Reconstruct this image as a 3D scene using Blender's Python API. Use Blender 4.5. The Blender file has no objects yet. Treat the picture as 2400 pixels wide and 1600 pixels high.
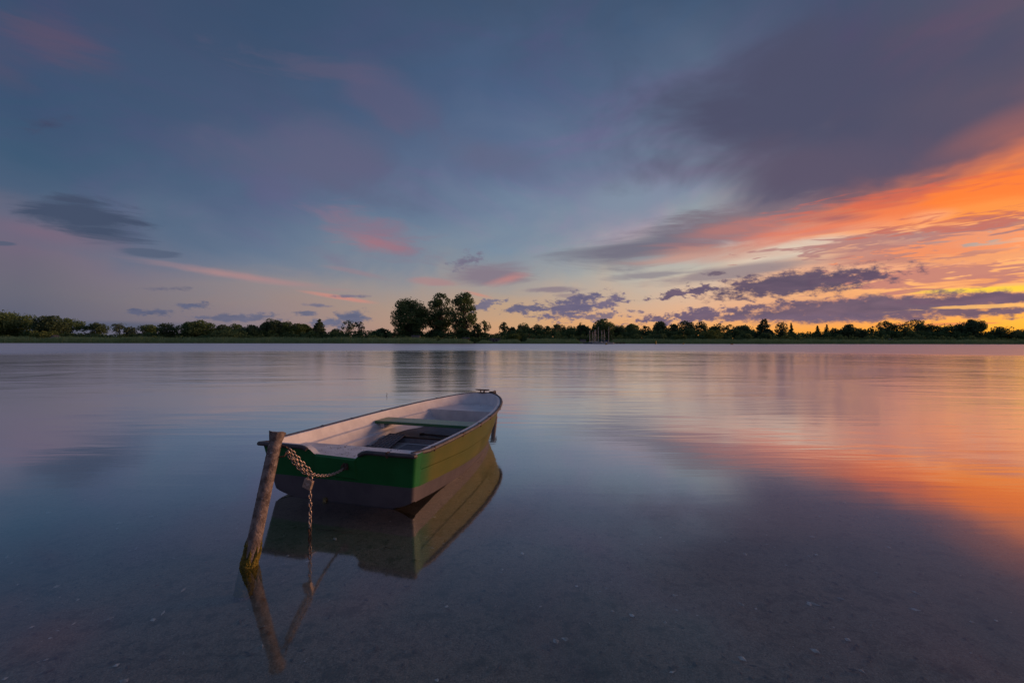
import bpy, math, random
import numpy as np
from mathutils import Vector, Matrix

# ------------------------------------------------------------------ camera, sky, sun
SC = bpy.context.scene
COL = SC.collection
R = math.radians
F = 1067.0            # focal length in photograph pixels (16 mm on 36 mm)
HCAM = 1.25

cam = bpy.data.cameras.new('camera')
cam.lens = 16.0
cam.sensor_width = 36.0
cam.clip_start = 0.05
cam.clip_end = 6000
camo = bpy.data.objects.new('camera', cam)
COL.objects.link(camo)
camo.location = (0, 0, HCAM)
camo.rotation_euler = (R(90 - 0.07), R(-0.10), 0)
SC.camera = camo

SC.view_settings.view_transform = 'Standard'
SC.view_settings.look = 'None'
SC.view_settings.exposure = 0.0
SC.view_settings.gamma = 1.0
SC.view_settings.use_curve_mapping = False
SC.cycles.use_denoising = True
SC.cycles.max_bounces = 6
SC.cycles.diffuse_bounces = 2
SC.cycles.glossy_bounces = 3
SC.cycles.transparent_max_bounces = 12
SC.cycles.sample_clamp_indirect = 4.0
SC.cycles.caustics_reflective = False
SC.cycles.caustics_refractive = False


def lin(c):
    return tuple(((v / 255) / 12.92 if v <= 10 else (((v / 255) + 0.055) / 1.055) ** 2.4) for v in c)


class NT:
    """small helper round a node tree"""
    def __init__(self, tree):
        self.t = tree
        self.n = tree.nodes
        self.l = tree.links

    def new(self, kind, **kw):
        n = self.n.new(kind)
        for k, v in kw.items():
            setattr(n, k, v)
        return n

    def put(self, sock, v):
        if hasattr(v, 'is_output') or isinstance(v, bpy.types.NodeSocket):
            self.l.new(v, sock)
        else:
            sock.default_value = v

    def math(self, op, a, b=None, c=None, clamp=False):
        n = self.new('ShaderNodeMath', operation=op, use_clamp=clamp)
        self.put(n.inputs[0], a)
        if b is not None:
            self.put(n.inputs[1], b)
        if c is not None:
            self.put(n.inputs[2], c)
        return n.outputs[0]

    def maprange(self, v, a, b, c=0.0, d=1.0, kind='SMOOTHSTEP'):
        n = self.new('ShaderNodeMapRange', interpolation_type=kind)
        self.put(n.inputs['Value'], v)
        n.inputs['From Min'].default_value = a
        n.inputs['From Max'].default_value = b
        n.inputs['To Min'].default_value = c
        n.inputs['To Max'].default_value = d
        return n.outputs['Result']

    def mix(self, f, a, b, blend='MIX'):
        n = self.new('ShaderNodeMix', data_type='RGBA', blend_type=blend)
        self.put(n.inputs[0], f)
        for s, v in ((n.inputs[6], a), (n.inputs[7], b)):
            if isinstance(v, tuple):
                s.default_value = (*v, 1) if len(v) == 3 else v
            else:
                self.l.new(v, s)
        return n.outputs[2]

    def noise(self, vec, scale, detail=4, rough=0.55, dist=0.0, dims='3D'):
        n = self.new('ShaderNodeTexNoise', noise_dimensions=dims)
        if vec is not None:
            self.l.new(vec, n.inputs['Vector'])
        n.inputs['Scale'].default_value = scale
        n.inputs['Detail'].default_value = detail
        n.inputs['Roughness'].default_value = rough
        n.inputs['Distortion'].default_value = dist
        return n.outputs[0]

    def mapping(self, vec, loc=(0, 0, 0), rot=(0, 0, 0), scale=(1, 1, 1), kind='POINT'):
        n = self.new('ShaderNodeMapping', vector_type=kind)
        self.l.new(vec, n.inputs['Vector'])
        n.inputs['Location'].default_value = loc
        n.inputs['Rotation'].default_value = rot
        n.inputs['Scale'].default_value = scale
        return n.outputs[0]

    def ramp(self, fac, stops, interp='LINEAR'):
        n = self.new('ShaderNodeValToRGB')
        n.color_ramp.interpolation = interp
        el = n.color_ramp.elements
        while len(el) > 1:
            el.remove(el[-1])
        el[0].position = stops[0][0]
        el[0].color = (*stops[0][1], 1)
        for p, c in stops[1:]:
            e = el.new(p)
            e.color = (*c, 1)
        self.put(n.inputs[0], fac)
        return n.outputs[0]


SUN_AZ, SUN_EL = 72.0, 7.0
SKY_GAIN = 1.0


def px2dir(x, y):
    X = (x - 1200) / F
    Z = (798.5 - y) / F
    return math.degrees(math.atan(X)), math.degrees(math.atan(Z / math.sqrt(1 + X * X)))


def build_world():
    w = bpy.data.worlds.new('World')
    SC.world = w
    w.use_nodes = True
    n = NT(w.node_tree)
    for a in list(n.n):
        n.n.remove(a)
    out = n.new('ShaderNodeOutputWorld')
    tc = n.new('ShaderNodeTexCoord')
    sep = n.new('ShaderNodeSeparateXYZ')
    n.l.new(tc.outputs['Generated'], sep.inputs[0])
    X, Y, Z = sep.outputs
    A = n.math('MULTIPLY', n.math('ARCTAN2', X, Y), 57.29578)
    E = n.math('MULTIPLY', n.math('ARCSINE', Z), 57.29578)
    E = n.math('MAXIMUM', E, 0.0)
    comb = n.new('ShaderNodeCombineXYZ')
    n.l.new(A, comb.inputs[0])
    n.l.new(E, comb.inputs[1])
    comb.inputs[2].default_value = 1.0
    P = comb.outputs[0]
    # noise fields (degrees)
    def field(loc, rot, sc, det, ro, di):
        return n.maprange(n.noise(n.mapping(P, loc=loc, rot=(0, 0, R(rot)), scale=sc), 1.0, det, ro, di), 0.28, 0.72, kind='LINEAR')
    puff = field((0, 0, 0), -5, (0.62, 1.25, 1), 5, 0.66, 0.0)
    wisp = field((0, 0, 0), -9, (0.060, 0.42, 1), 5, 0.62, 1.0)
    wispl = field((7, 3, 0), 9, (0.085, 0.46, 1), 5, 0.62, 0.8)
    fine = field((3, 9, 0), -12, (0.26, 2.0, 1), 3, 0.6, 0.6)
    soft = field((17, 5, 0), 0, (0.07, 0.13, 1), 4, 0.55, 0.4)
    NO = dict(p=puff, w=wisp, l=wispl, f=fine, s=soft)
    # slightly warped elevation so that the bands are not ruled lines
    Ew = n.math('MAXIMUM', n.math('ADD', E, n.math('MULTIPLY', n.math('SUBTRACT', soft, 0.5), 4.0)), 0.0)
    wk = n.maprange(E, 0.0, 8.0, 0.0, 1.0, 'LINEAR')
    Ew = n.math('ADD', n.math('MULTIPLY', Ew, wk), n.math('MULTIPLY', E, n.math('SUBTRACT', 1.0, wk)))
    u = n.math('DIVIDE', Ew, 60.0)

    cols = [
        (-110, [(0, (100, 100, 118)), (2, (106, 104, 122)), (5, (118, 110, 126)), (9, (118, 112, 130)), (14, (98, 104, 128)), (20, (84, 98, 124)), (30, (74, 90, 118)), (60, (70, 86, 114))]),
        (-47, [(0, (80, 88, 110)), (1.5, (92, 96, 115)), (4, (104, 103, 118)), (7, (112, 102, 122)), (9.5, (100, 102, 124)), (12, (74, 94, 121)), (16, (62, 88, 116)), (21, (58, 82, 112)), (28, (60, 76, 106)), (60, (74, 88, 115))]),
        (-29, [(0, (118, 112, 128)), (1.5, (140, 125, 132)), (4, (148, 132, 132)), (6, (142, 134, 138)), (8.5, (112, 124, 144)), (11, (99, 117, 142)), (15, (85, 103, 132)), (22, (72, 89, 119)), (33, (57, 77, 106)), (60, (70, 86, 114))]),
        (0, [(0, (215, 155, 115)), (2, (208, 162, 122)), (4, (190, 160, 134)), (6.3, (166, 156, 150)), (9, (138, 146, 156)), (12, (126, 142, 160)), (15.6, (113, 132, 156)), (20, (98, 114, 144)), (29, (76, 97, 130)), (37, (66, 84, 112)), (60, (74, 88, 115))]),
        (22, [(0, (250, 160, 75)), (1.6, (242, 172, 104)), (3.5, (228, 178, 142)), (6, (214, 184, 160)), (8, (198, 188, 172)), (10, (185, 180, 172)), (13, (150, 158, 165)), (17, (124, 140, 160)), (25, (95, 110, 136)), (35, (66, 86, 114)), (60, (74, 88, 115))]),
        (36, [(0, (255, 158, 45)), (1.4, (255, 170, 75)), (3.0, (240, 160, 112)), (5.5, (246, 176, 118)), (7, (240, 172, 135)), (9, (235, 180, 145)), (11, (240, 150, 105)), (13.5, (170, 105, 95)), (16, (104, 86, 104)), (20, (88, 80, 102)), (26, (75, 78, 104)), (33, (68, 82, 110)), (60, (74, 88, 115))]),
        (47, [(0, (255, 165, 35)), (1.6, (255, 176, 62)), (3.2, (246, 165, 95)), (5.5, (255, 178, 105)), (8, (242, 160, 115)), (10, (255, 160, 85)), (12.5, (255, 140, 60)), (15, (205, 112, 80)), (18, (135, 94, 100)), (22, (98, 84, 100)), (28, (80, 84, 105)), (60, (74, 88, 115))]),
        (62, [(0, (255, 175, 50)), (3, (255, 200, 90)), (6, (255, 205, 120)), (10, (255, 170, 95)), (15, (245, 135, 75)), (19, (170, 102, 90)), (25, (104, 88, 102)), (35, (76, 80, 104)), (60, (74, 88, 115))]),
        (115, [(0, (180, 130, 110)), (4, (160, 130, 125)), (9, (120, 115, 128)), (16, (104, 106, 126)), (28, (84, 96, 122)), (60, (74, 88, 115))]),
        (165, [(0, (108, 104, 120)), (5, (120, 112, 126)), (12, (110, 110, 130)), (25, (84, 98, 124)), (60, (70, 86, 114))]),
    ]
    col = None
    for i, (az, st) in enumerate(cols):
        gn = {47: 1.12, 62: 1.35}.get(az, 1.0)
        c = n.ramp(u, [(e / 60.0, tuple(v * (gn if e < 16 else 1) for v in lin(k))) for e, k in st])
        if col is None:
            col = c
        else:
            col = n.mix(n.maprange(A, cols[i - 1][0], az, kind='LINEAR'), col, c)

    veil = field((31, 8, 0), -18, (0.05, 0.12, 1), 5, 0.6, 0.9)
    vm = n.math('MULTIPLY', n.maprange(veil, 0.35, 1.0), n.maprange(E, 6.0, 13.0))
    col = n.mix(vm, n.mix(n.maprange(veil, 0.4, 0.0, 0.0, 0.6), col, n.mix(1.0, col, (0.90, 1.0, 1.05), 'MULTIPLY')), n.mix(1.0, col, (1.22, 0.94, 1.03), 'MULTIPLY'))
    shade = field((5, 5, 0), -4, (0.30, 1.3, 1), 4, 0.6, 0.4)

    def cloud(cur, x, y, rx, ry, ang, c, st=1.0, soft=0.5, amp=1.0, no='w', col2=None):
        A0, E0 = px2dir(x, y)
        d = 2.0
        Ax, Ex = px2dir(x + d, y)
        Ay, Ey = px2dir(x, y - d)
        J = np.array([[(Ax - A0) / d, (Ay - A0) / d], [(Ex - E0) / d, (Ey - E0) / d]])
        a = R(ang)
        M = J @ np.array([[rx * math.cos(a), -ry * math.sin(a)], [rx * math.sin(a), ry * math.cos(a)]])
        U, S, _ = np.linalg.svd(M)
        rot = math.atan2(U[1, 0], U[0, 0])
        cr, sr = math.cos(rot), math.sin(rot)
        uv = []
        for vx, vy, sz in ((cr, sr, S[0]), (-sr, cr, S[1])):
            d = n.new('ShaderNodeVectorMath', operation='DOT_PRODUCT')
            n.l.new(P, d.inputs[0])
            d.inputs[1].default_value = (vx / sz, vy / sz, -(A0 * vx + E0 * vy) / sz)
            uv.append(d.outputs['Value'])
        ln = n.math('SQRT', n.math('MULTIPLY_ADD', uv[1], uv[1], n.math('MULTIPLY', uv[0], uv[0])))
        v = n.math('SUBTRACT', 1.0 - 0.5 * amp, ln)
        v = n.math('MULTIPLY_ADD', NO[no], amp, v)
        k = n.maprange(v, 0.0, soft, 0.0, st)
        if no == 'p':
            a_, b_ = np.array(lin(c)), np.array(lin(c))
            cc = n.mix(shade, tuple(a_ * (0.84, 0.84, 0.90)), tuple(b_ * (1.26, 1.14, 1.10)))
            return n.mix(k, cur, cc)
        return n.mix(k, cur, lin(c))

    CL = [
        # high thin veils, upper left and centre
        (150, 110, 330, 110, -12, (88, 80, 106), .75, .9, 1.2, 's'),
        (110, 80, 200, 80, -20, (96, 80, 104), .5, .9, 1.2, 'w'),
        (760, 380, 330, 110, -8, (96, 98, 126), .8, 1.0, 1.0, 's'),
        (760, 170, 200, 34, -10, (98, 90, 116), .45, 1.1, 1.6, 'w'),
        (950, 250, 230, 70, -30, (98, 92, 122), .5, 1.1, 1.6, 's'),
        (1150, 370, 200, 60, -10, (98, 104, 132), .6, 1.0, 1.0, 's'),
        (1480, 470, 190, 70, 10, (128, 144, 163), .8, 1.0, .6, 's'),
        # broad dark veil upper right
        (1900, 270, 640, 290, 4, (77, 79, 104), .97, .85, .8, 's'),
        (1850, 400, 400, 110, 2, (92, 84, 106), .9, .8, .7, 's'),
        (2260, 240, 380, 100, 10, (92, 84, 104), .55, 1.0, .6, 's'),
        (2350, 300, 240, 50, 22, (150, 98, 98), .6, 1.0, .8, 's'),
        (1580, 560, 350, 66, 12, (112, 108, 125), .92, .9, .9, 'w'),
        (1760, 520, 280, 60, 10, (130, 110, 120), .8, .9, .8, 'w'),
        # orange band
        (1900, 545, 300, 46, 10, (220, 130, 112), .85, .9, .8, 'w'),
        (2080, 495, 400, 44, 8, (246, 126, 76), .9, 1.0, .9, 'w'),
        (2340, 440, 300, 62, 10, (255, 130, 58), 1.0, .6, .6, 'w'),
        (2330, 490, 260, 40, 6, (255, 152, 74), .9, .8, .6, 'w'),
        (2100, 462, 360, 28, 11, (222, 104, 78), .65, 1.0, 1.7, 'f'),
        (1960, 510, 130, 18, 6, (160, 100, 104), .8, .9, 1.0, 'w'),
        (2180, 505, 90, 22, 8, (255, 175, 130), .7, 1.0, .8, 's'),
        (2060, 540, 330, 12, 5, (255, 175, 120), .7, .8, .8, 'w'),
        (1720, 535, 210, 34, 12, (186, 122, 116), .75, 1.0, .8, 'w'),
        (1660, 590, 190, 20, 6, (196, 142, 128), .7, .9, .8, 'w'),
        # pale gap and mauve below
        (1830, 590, 170, 30, 14, (222, 204, 184), .9, .8, .8, 'w'),
        (2240, 560, 220, 34, 6, (165, 165, 162), .8, .8, 1.0, 'w'),
        (2060, 590, 200, 34, 10, (196, 136, 124), .9, .8, .9, 'w'),
        (2200, 600, 260, 20, 4, (190, 126, 115), .8, .8, 1.0, 'w'),
        (2260, 560, 230, 42, 6, (255, 150, 95), .75, .25, 2.6, 'f'),
        (2330, 520, 120, 20, 4, (120, 110, 120), .5, .5, 2.2, 'f'),
        (1700, 640, 260, 22, 8, (150, 134, 138), .9, .7, .8, 'w'),
        (1520, 645, 130, 11, 4, (140, 132, 140), .8, .7, .9, 'w'),
        (1640, 605, 220, 16, 4, (205, 160, 145), .6, .9, .9, 'w'),
        (2300, 655, 240, 18, 5, (225, 140, 105), .8, .7, 1.2, 'f'),
        (2280, 678, 260, 11, 2, (255, 212, 70), .95, .7, .7, 'w'),
        (2200, 640, 330, 34, 5, (196, 128, 118), .9, .5, 2.2, 'f'),
        (2080, 560, 300, 26, 8, (176, 126, 124), .85, .5, 2.0, 'f'),
        (2240, 520, 240, 20, 7, (205, 110, 92), .7, .6, 2.0, 'f'),
        (2330, 600, 220, 16, 5, (255, 170, 110), .7, .5, 2.0, 'f'),
        (1990, 705, 240, 12, 5, (235, 150, 125), .7, .8, 1.0, 'w'),
        # left pinks
        (90, 545, 280, 40, -11, (122, 102, 122), .75, 1.0, .6, 's'),
        (560, 648, 360, 14, -8, (172, 134, 136), .8, .9, .6, 'w'),
        (800, 698, 110, 7, -9, (205, 138, 126), .8, .8, .6, 'w'),
        (840, 640, 110, 9, -12, (150, 128, 138), .6, .9, .8, 'w'),
        (880, 545, 170, 66, -12, (138, 112, 132), .8, 1.2, 1.2, 'l'),
        (870, 568, 110, 28, -6, (172, 114, 122), .55, 1.2, 1.1, 'l'),
        (780, 610, 90, 28, -25, (122, 118, 140), .6, .9, .9, 'l'),
        (1150, 645, 130, 34, 4, (132, 120, 134), .95, .7, .7, 'l'),
        (1190, 655, 70, 16, 12, (190, 132, 128), .8, .9, .8, 'w'),
        (1020, 660, 80, 12, -6, (172, 132, 134), .7, .8, .8, 'l'),
        (1120, 690, 60, 7, -14, (205, 140, 124), .7, .8, .6, 'l'),
        (1290, 678, 85, 10, 2, (140, 126, 136), .9, .6, .8, 'w'),
        (1350, 695, 60, 8, -4, (150, 132, 136), .7, .6, .8, 'w'),
        # dark clouds left
        (190, 500, 215, 62, -15, (67, 79, 104), 1.0, .6, 1.3, 'l'),
        (105, 296, 85, 26, 8, (66, 74, 102), 0.8, 1.66, 1.38, 'p'),
        (352, 594, 85, 12, -4, (84, 96, 120), .9, .5, 1.0, 'l'),
        (5, 572, 40, 6, -4, (84, 92, 116), .9, .5, 1.0, 'l'),
        (395, 678, 72, 8, 0, (94, 98, 120), 0.95, 0.95, 1.15, 'p'),
        (450, 716, 58, 10, 0, (90, 98, 124), 1, 0.71, 1.38, 'p'),
        (355, 733, 66, 12, 0, (88, 96, 122), 0.95, 0.71, 1.84, 'p'),
        (820, 694, 58, 5, 0, (112, 110, 130), 0.95, 0.95, 1.15, 'p'),
        (750, 716, 42, 6, -3, (112, 112, 132), 0.95, 0.95, 1.15, 'p'),
        (560, 744, 130, 12, 0, (98, 103, 126), 0.95, 0.71, 1.84, 'p'),
        (720, 735, 34, 9, 0, (104, 108, 130), 0.95, 0.71, 1.38, 'p'),
        (825, 748, 50, 27, 0, (98, 104, 128), 1, 0.71, 1.15, 'p'),
        (770, 756, 50, 17, 0, (100, 106, 130), 1, 0.71, 1.15, 'p'),
        (150, 765, 620, 16, 0, (80, 90, 114), .75, .8, .6, 's'),
        # centre cumulus
        (1092, 612, 52, 18, 22, (116, 114, 134), 0.95, 0.95, 1.84, 'p'),
        (1130, 716, 52, 12, 8, (112, 110, 132), 0.95, 0.59, 2.185, 'p'),
        (1228, 722, 58, 14, 4, (104, 102, 126), 1, 0.59, 1.495, 'p'),
        (1345, 716, 108, 30, 10, (104, 100, 126), 1, 0.59, 1.38, 'p'),
        (1430, 708, 46, 14, 14, (112, 104, 128), 1, 0.59, 1.725, 'p'),
        (1400, 742, 90, 12, 5, (118, 108, 128), 0.9, 0.71, 2.53, 'p'),
        # right, lower dark banks
        (1850, 664, 280, 36, 6, (97, 84, 104), 1, 0.56, 1.0, 'p'),
        (1990, 648, 130, 16, 6, (96, 80, 102), 1, 0.71, 1.495, 'p'),
        (1610, 684, 90, 14, 10, (104, 90, 112), 1, 0.59, 2.07, 'p'),
        (1680, 640, 40, 6, 2, (110, 96, 112), 0.9, 0.83, 1.61, 'p'),
        (1640, 738, 200, 17, 6, (110, 96, 118), 1, 0.59, 1.955, 'p'),
        (2010, 722, 430, 36, 3, (110, 93, 111), 1, 0.5, 0.75, 'p'),
        (2300, 698, 240, 17, 3, (112, 90, 110), 1, 0.5, 0.8, 'p'),
        (1850, 742, 420, 13, 0, (112, 96, 116), 1, 0.71, 0.92, 'p'),
        (2300, 730, 260, 16, 2, (116, 94, 110), 1, 0.71, 1.38, 'p'),
        (2290, 716, 230, 5, 3, (255, 190, 110), .8, .5, 1.3, 'f'),
        (2200, 758, 200, 5, 1, (225, 130, 90), .7, .5, 1.4, 'f'),
    ]
    for i, c in enumerate(CL):
        if i % 14 == 13:      # chains the evaluation order, so that few values are alive at a time
            o = n.new('ShaderNodeVectorMath', operation='MULTIPLY_ADD')
            n.l.new(col, o.inputs[0])
            o.inputs[1].default_value = (1e-7, 1e-7, 0)
            n.l.new(P, o.inputs[2])
            P = o.outputs[0]
        col = cloud(col, *c)
    # the clear part of the dusk sky
    sky = n.new('ShaderNodeTexSky', sky_type='NISHITA')
    sky.sun_disc = False
    sky.sun_elevation = R(1.0)
    sky.sun_rotation = R(SUN_AZ)
    bg2 = n.new('ShaderNodeBackground')
    n.l.new(sky.outputs[0], bg2.inputs[0])
    bg2.inputs[1].default_value = 0.004
    bg = n.new('ShaderNodeBackground')
    n.l.new(col, bg.inputs[0])
    bg.inputs[1].default_value = SKY_GAIN
    add = n.new('ShaderNodeAddShader')
    n.l.new(bg.outputs[0], add.inputs[0])
    n.l.new(bg2.outputs[0], add.inputs[1])
    n.l.new(add.outputs[0], out.inputs[0])
    w.cycles.sampling_method = 'MANUAL'
    w.cycles.sample_map_resolution = 512


build_world()

sun = bpy.data.lights.new('sun', 'SUN')
sun.energy = 2.3
sun.angle = R(24)
sun.color = (1.0, 0.54, 0.32)
suno = bpy.data.objects.new('sun', sun)
COL.objects.link(suno)
_d = Vector((math.sin(R(SUN_AZ)) * math.cos(R(SUN_EL)), math.cos(R(SUN_AZ)) * math.cos(R(SUN_EL)), math.sin(R(SUN_EL))))
suno.rotation_euler = _d.to_track_quat('Z', 'Y').to_euler()
suno.location = (30, 20, 20)

# ------------------------------------------------------------------ helpers
rnd = random.Random(11)
rng = np.random.default_rng(5)


def mat(name, c, rough=0.7, c2=None, scale=4.0, bump=0.0, bscale=30.0, coat=0.0, metal=0.0, c3=None, c3t=0.66, spec=0.5, sc3=(1, 1, 1)):
    """principled material with object-space noise for colour and relief"""
    m = bpy.data.materials.new(name)
    m.use_nodes = True
    n = NT(m.node_tree)
    b = n.n['Principled BSDF']
    b.inputs['Roughness'].default_value = rough
    b.inputs['Metallic'].default_value = metal
    b.inputs['Coat Weight'].default_value = coat
    b.inputs['Coat Roughness'].default_value = 0.25
    b.inputs['Specular IOR Level'].default_value = spec
    tc = n.new('ShaderNodeTexCoord')
    P = n.mapping(tc.outputs['Object'], scale=sc3)
    col = None
    if c2 is not None:
        f = n.maprange(n.noise(P, scale, 5, 0.6), 0.35, 0.65)
        col = n.mix(f, tuple(c), tuple(c2))
    if c3 is not None:
        f = n.maprange(n.noise(n.mapping(P, loc=(5, 2, 9)), scale * 2.3, 6, 0.7), c3t, c3t + 0.06)
        col = n.mix(f, col if col is not None else tuple(c), tuple(c3))
    if col is None:
        b.inputs['Base Color'].default_value = (*c, 1)
    else:
        n.l.new(col, b.inputs['Base Color'])
    if bump:
        bp = n.new('ShaderNodeBump')
        bp.inputs['Strength'].default_value = bump
        bp.inputs['Distance'].default_value = 0.01
        n.l.new(n.noise(P, bscale, 4, 0.6), bp.inputs['Height'])
        n.l.new(bp.outputs[0], b.inputs['Normal'])
    return m


def mesh_obj(name, v, f, m=None, parent=None, smooth=None, mats=None, fm=None):
    me = bpy.data.meshes.new(name)
    me.from_pydata([tuple(map(float, p)) for p in v], [], [tuple(int(i) for i in q) for q in f])
    for x in (mats or ([m] if m else [])):
        me.materials.append(x)
    if fm is not None:
        me.polygons.foreach_set('material_index', fm)
    if smooth is not None:
        me.polygons.foreach_set('use_smooth', [True] * len(me.polygons))
        me.set_sharp_from_angle(angle=R(smooth))
    me.update()
    o = bpy.data.objects.new(name, me)
    COL.objects.link(o)
    o.parent = parent
    return o


def tag(o, label=None, cat=None, group=None, kind=None):
    for k, v in (('label', label), ('category', cat), ('group', group), ('kind', kind)):
        if v:
            o[k] = v
    return o


def empty(name, loc, label, cat, group=None, rz=0.0):
    o = bpy.data.objects.new(name, None)
    o.empty_display_size = 0.2
    COL.objects.link(o)
    o.location = loc
    o.rotation_euler = (0, 0, rz)
    return tag(o, label, cat, group)


class MB:
    """collects shapes into one mesh"""
    def __init__(self):
        self.v, self.f = [], []

    def add(self, v, f):
        k = len(self.v)
        self.v += [tuple(p) for p in v]
        self.f += [tuple(i + k for i in q) for q in f]
        return self

    def box(self, c, s, rz=0.0, rx=0.0, ry=0.0):
        M = Matrix.Translation(c) @ Matrix.Rotation(rz, 4, 'Z') @ Matrix.Rotation(ry, 4, 'Y') @ Matrix.Rotation(rx, 4, 'X')
        v = [M @ Vector((x * s[0] / 2, y * s[1] / 2, z * s[2] / 2)) for z in (-1, 1) for x, y in ((-1, -1), (1, -1), (1, 1), (-1, 1))]
        return self.add(v, [(3, 2, 1, 0), (4, 5, 6, 7), (0, 1, 5, 4), (1, 2, 6, 5), (2, 3, 7, 6), (3, 0, 4, 7)])

    def tube(self, pts, r, n=10, closed=False, flat=1.0, caps=True):
        pts = [Vector(p) for p in pts]
        N = len(pts)
        rr = r if isinstance(r, (list, tuple, np.ndarray)) else [r] * N
        base = len(self.v)
        up = None
        for i, p in enumerate(pts):
            if closed:
                t = (pts[(i + 1) % N] - pts[i - 1]).normalized()
            else:
                t = (pts[min(i + 1, N - 1)] - pts[max(i - 1, 0)]).normalized()
            if up is None:
                up = Vector((0, 0, 1)) if abs(t.z) < 0.9 else Vector((1, 0, 0))
            a = t.cross(up).normalized()
            b = a.cross(t).normalized()
            up = b
            for k in range(n):
                w = 2 * math.pi * k / n
                self.v.append(tuple(p + a * math.cos(w) * rr[i] * flat + b * math.sin(w) * rr[i]))
        m = N if closed else N - 1
        for i in range(m):
            j = (i + 1) % N
            for k in range(n):
                k2 = (k + 1) % n
                self.f.append((base + i * n + k, base + i * n + k2, base + j * n + k2, base + j * n + k))
        if caps and not closed:
            self.f.append(tuple(base + k for k in range(n))[::-1])
            self.f.append(tuple(base + (N - 1) * n + k for k in range(n)))
        return self

    def grid(self, rows, closed=False):
        base = len(self.v)
        w = len(rows[0])
        for r_ in rows:
            self.v += [tuple(p) for p in r_]
        for i in range(len(rows) - 1):
            for k in range(w - 1):
                self.f.append((base + i * w + k, base + i * w + k + 1, base + (i + 1) * w + k + 1, base + (i + 1) * w + k))
        return self

    def build(self, name, m=None, parent=None, smooth=None, bevel=0.0):
        o = mesh_obj(name, self.v, self.f, m, parent, smooth)
        if bevel:
            b = o.modifiers.new('bevel', 'BEVEL')
            b.width = bevel
            b.segments = 2
            b.limit_method = 'ANGLE'
        return o


def hor(px):                       # row of the horizon in the photograph at a column
    return 796.6 + px / 2400 * 4.2


def shore(X):                      # depth of the far shoreline
    return 206 + X * 0.082 + 2.2 * np.sin(X * 0.045) + 1.2 * np.sin(X * 0.13 + 1)


# ------------------------------------------------------------------ ground, water
def axis(core, cs, ext):
    a = list(np.arange(-core, core + 1e-6, cs))
    x, st = core, cs
    while x < ext:
        st *= 1.12
        x += st
        a.append(min(x, ext))
        a.insert(0, -min(x, ext))
    return np.array(a)


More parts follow.
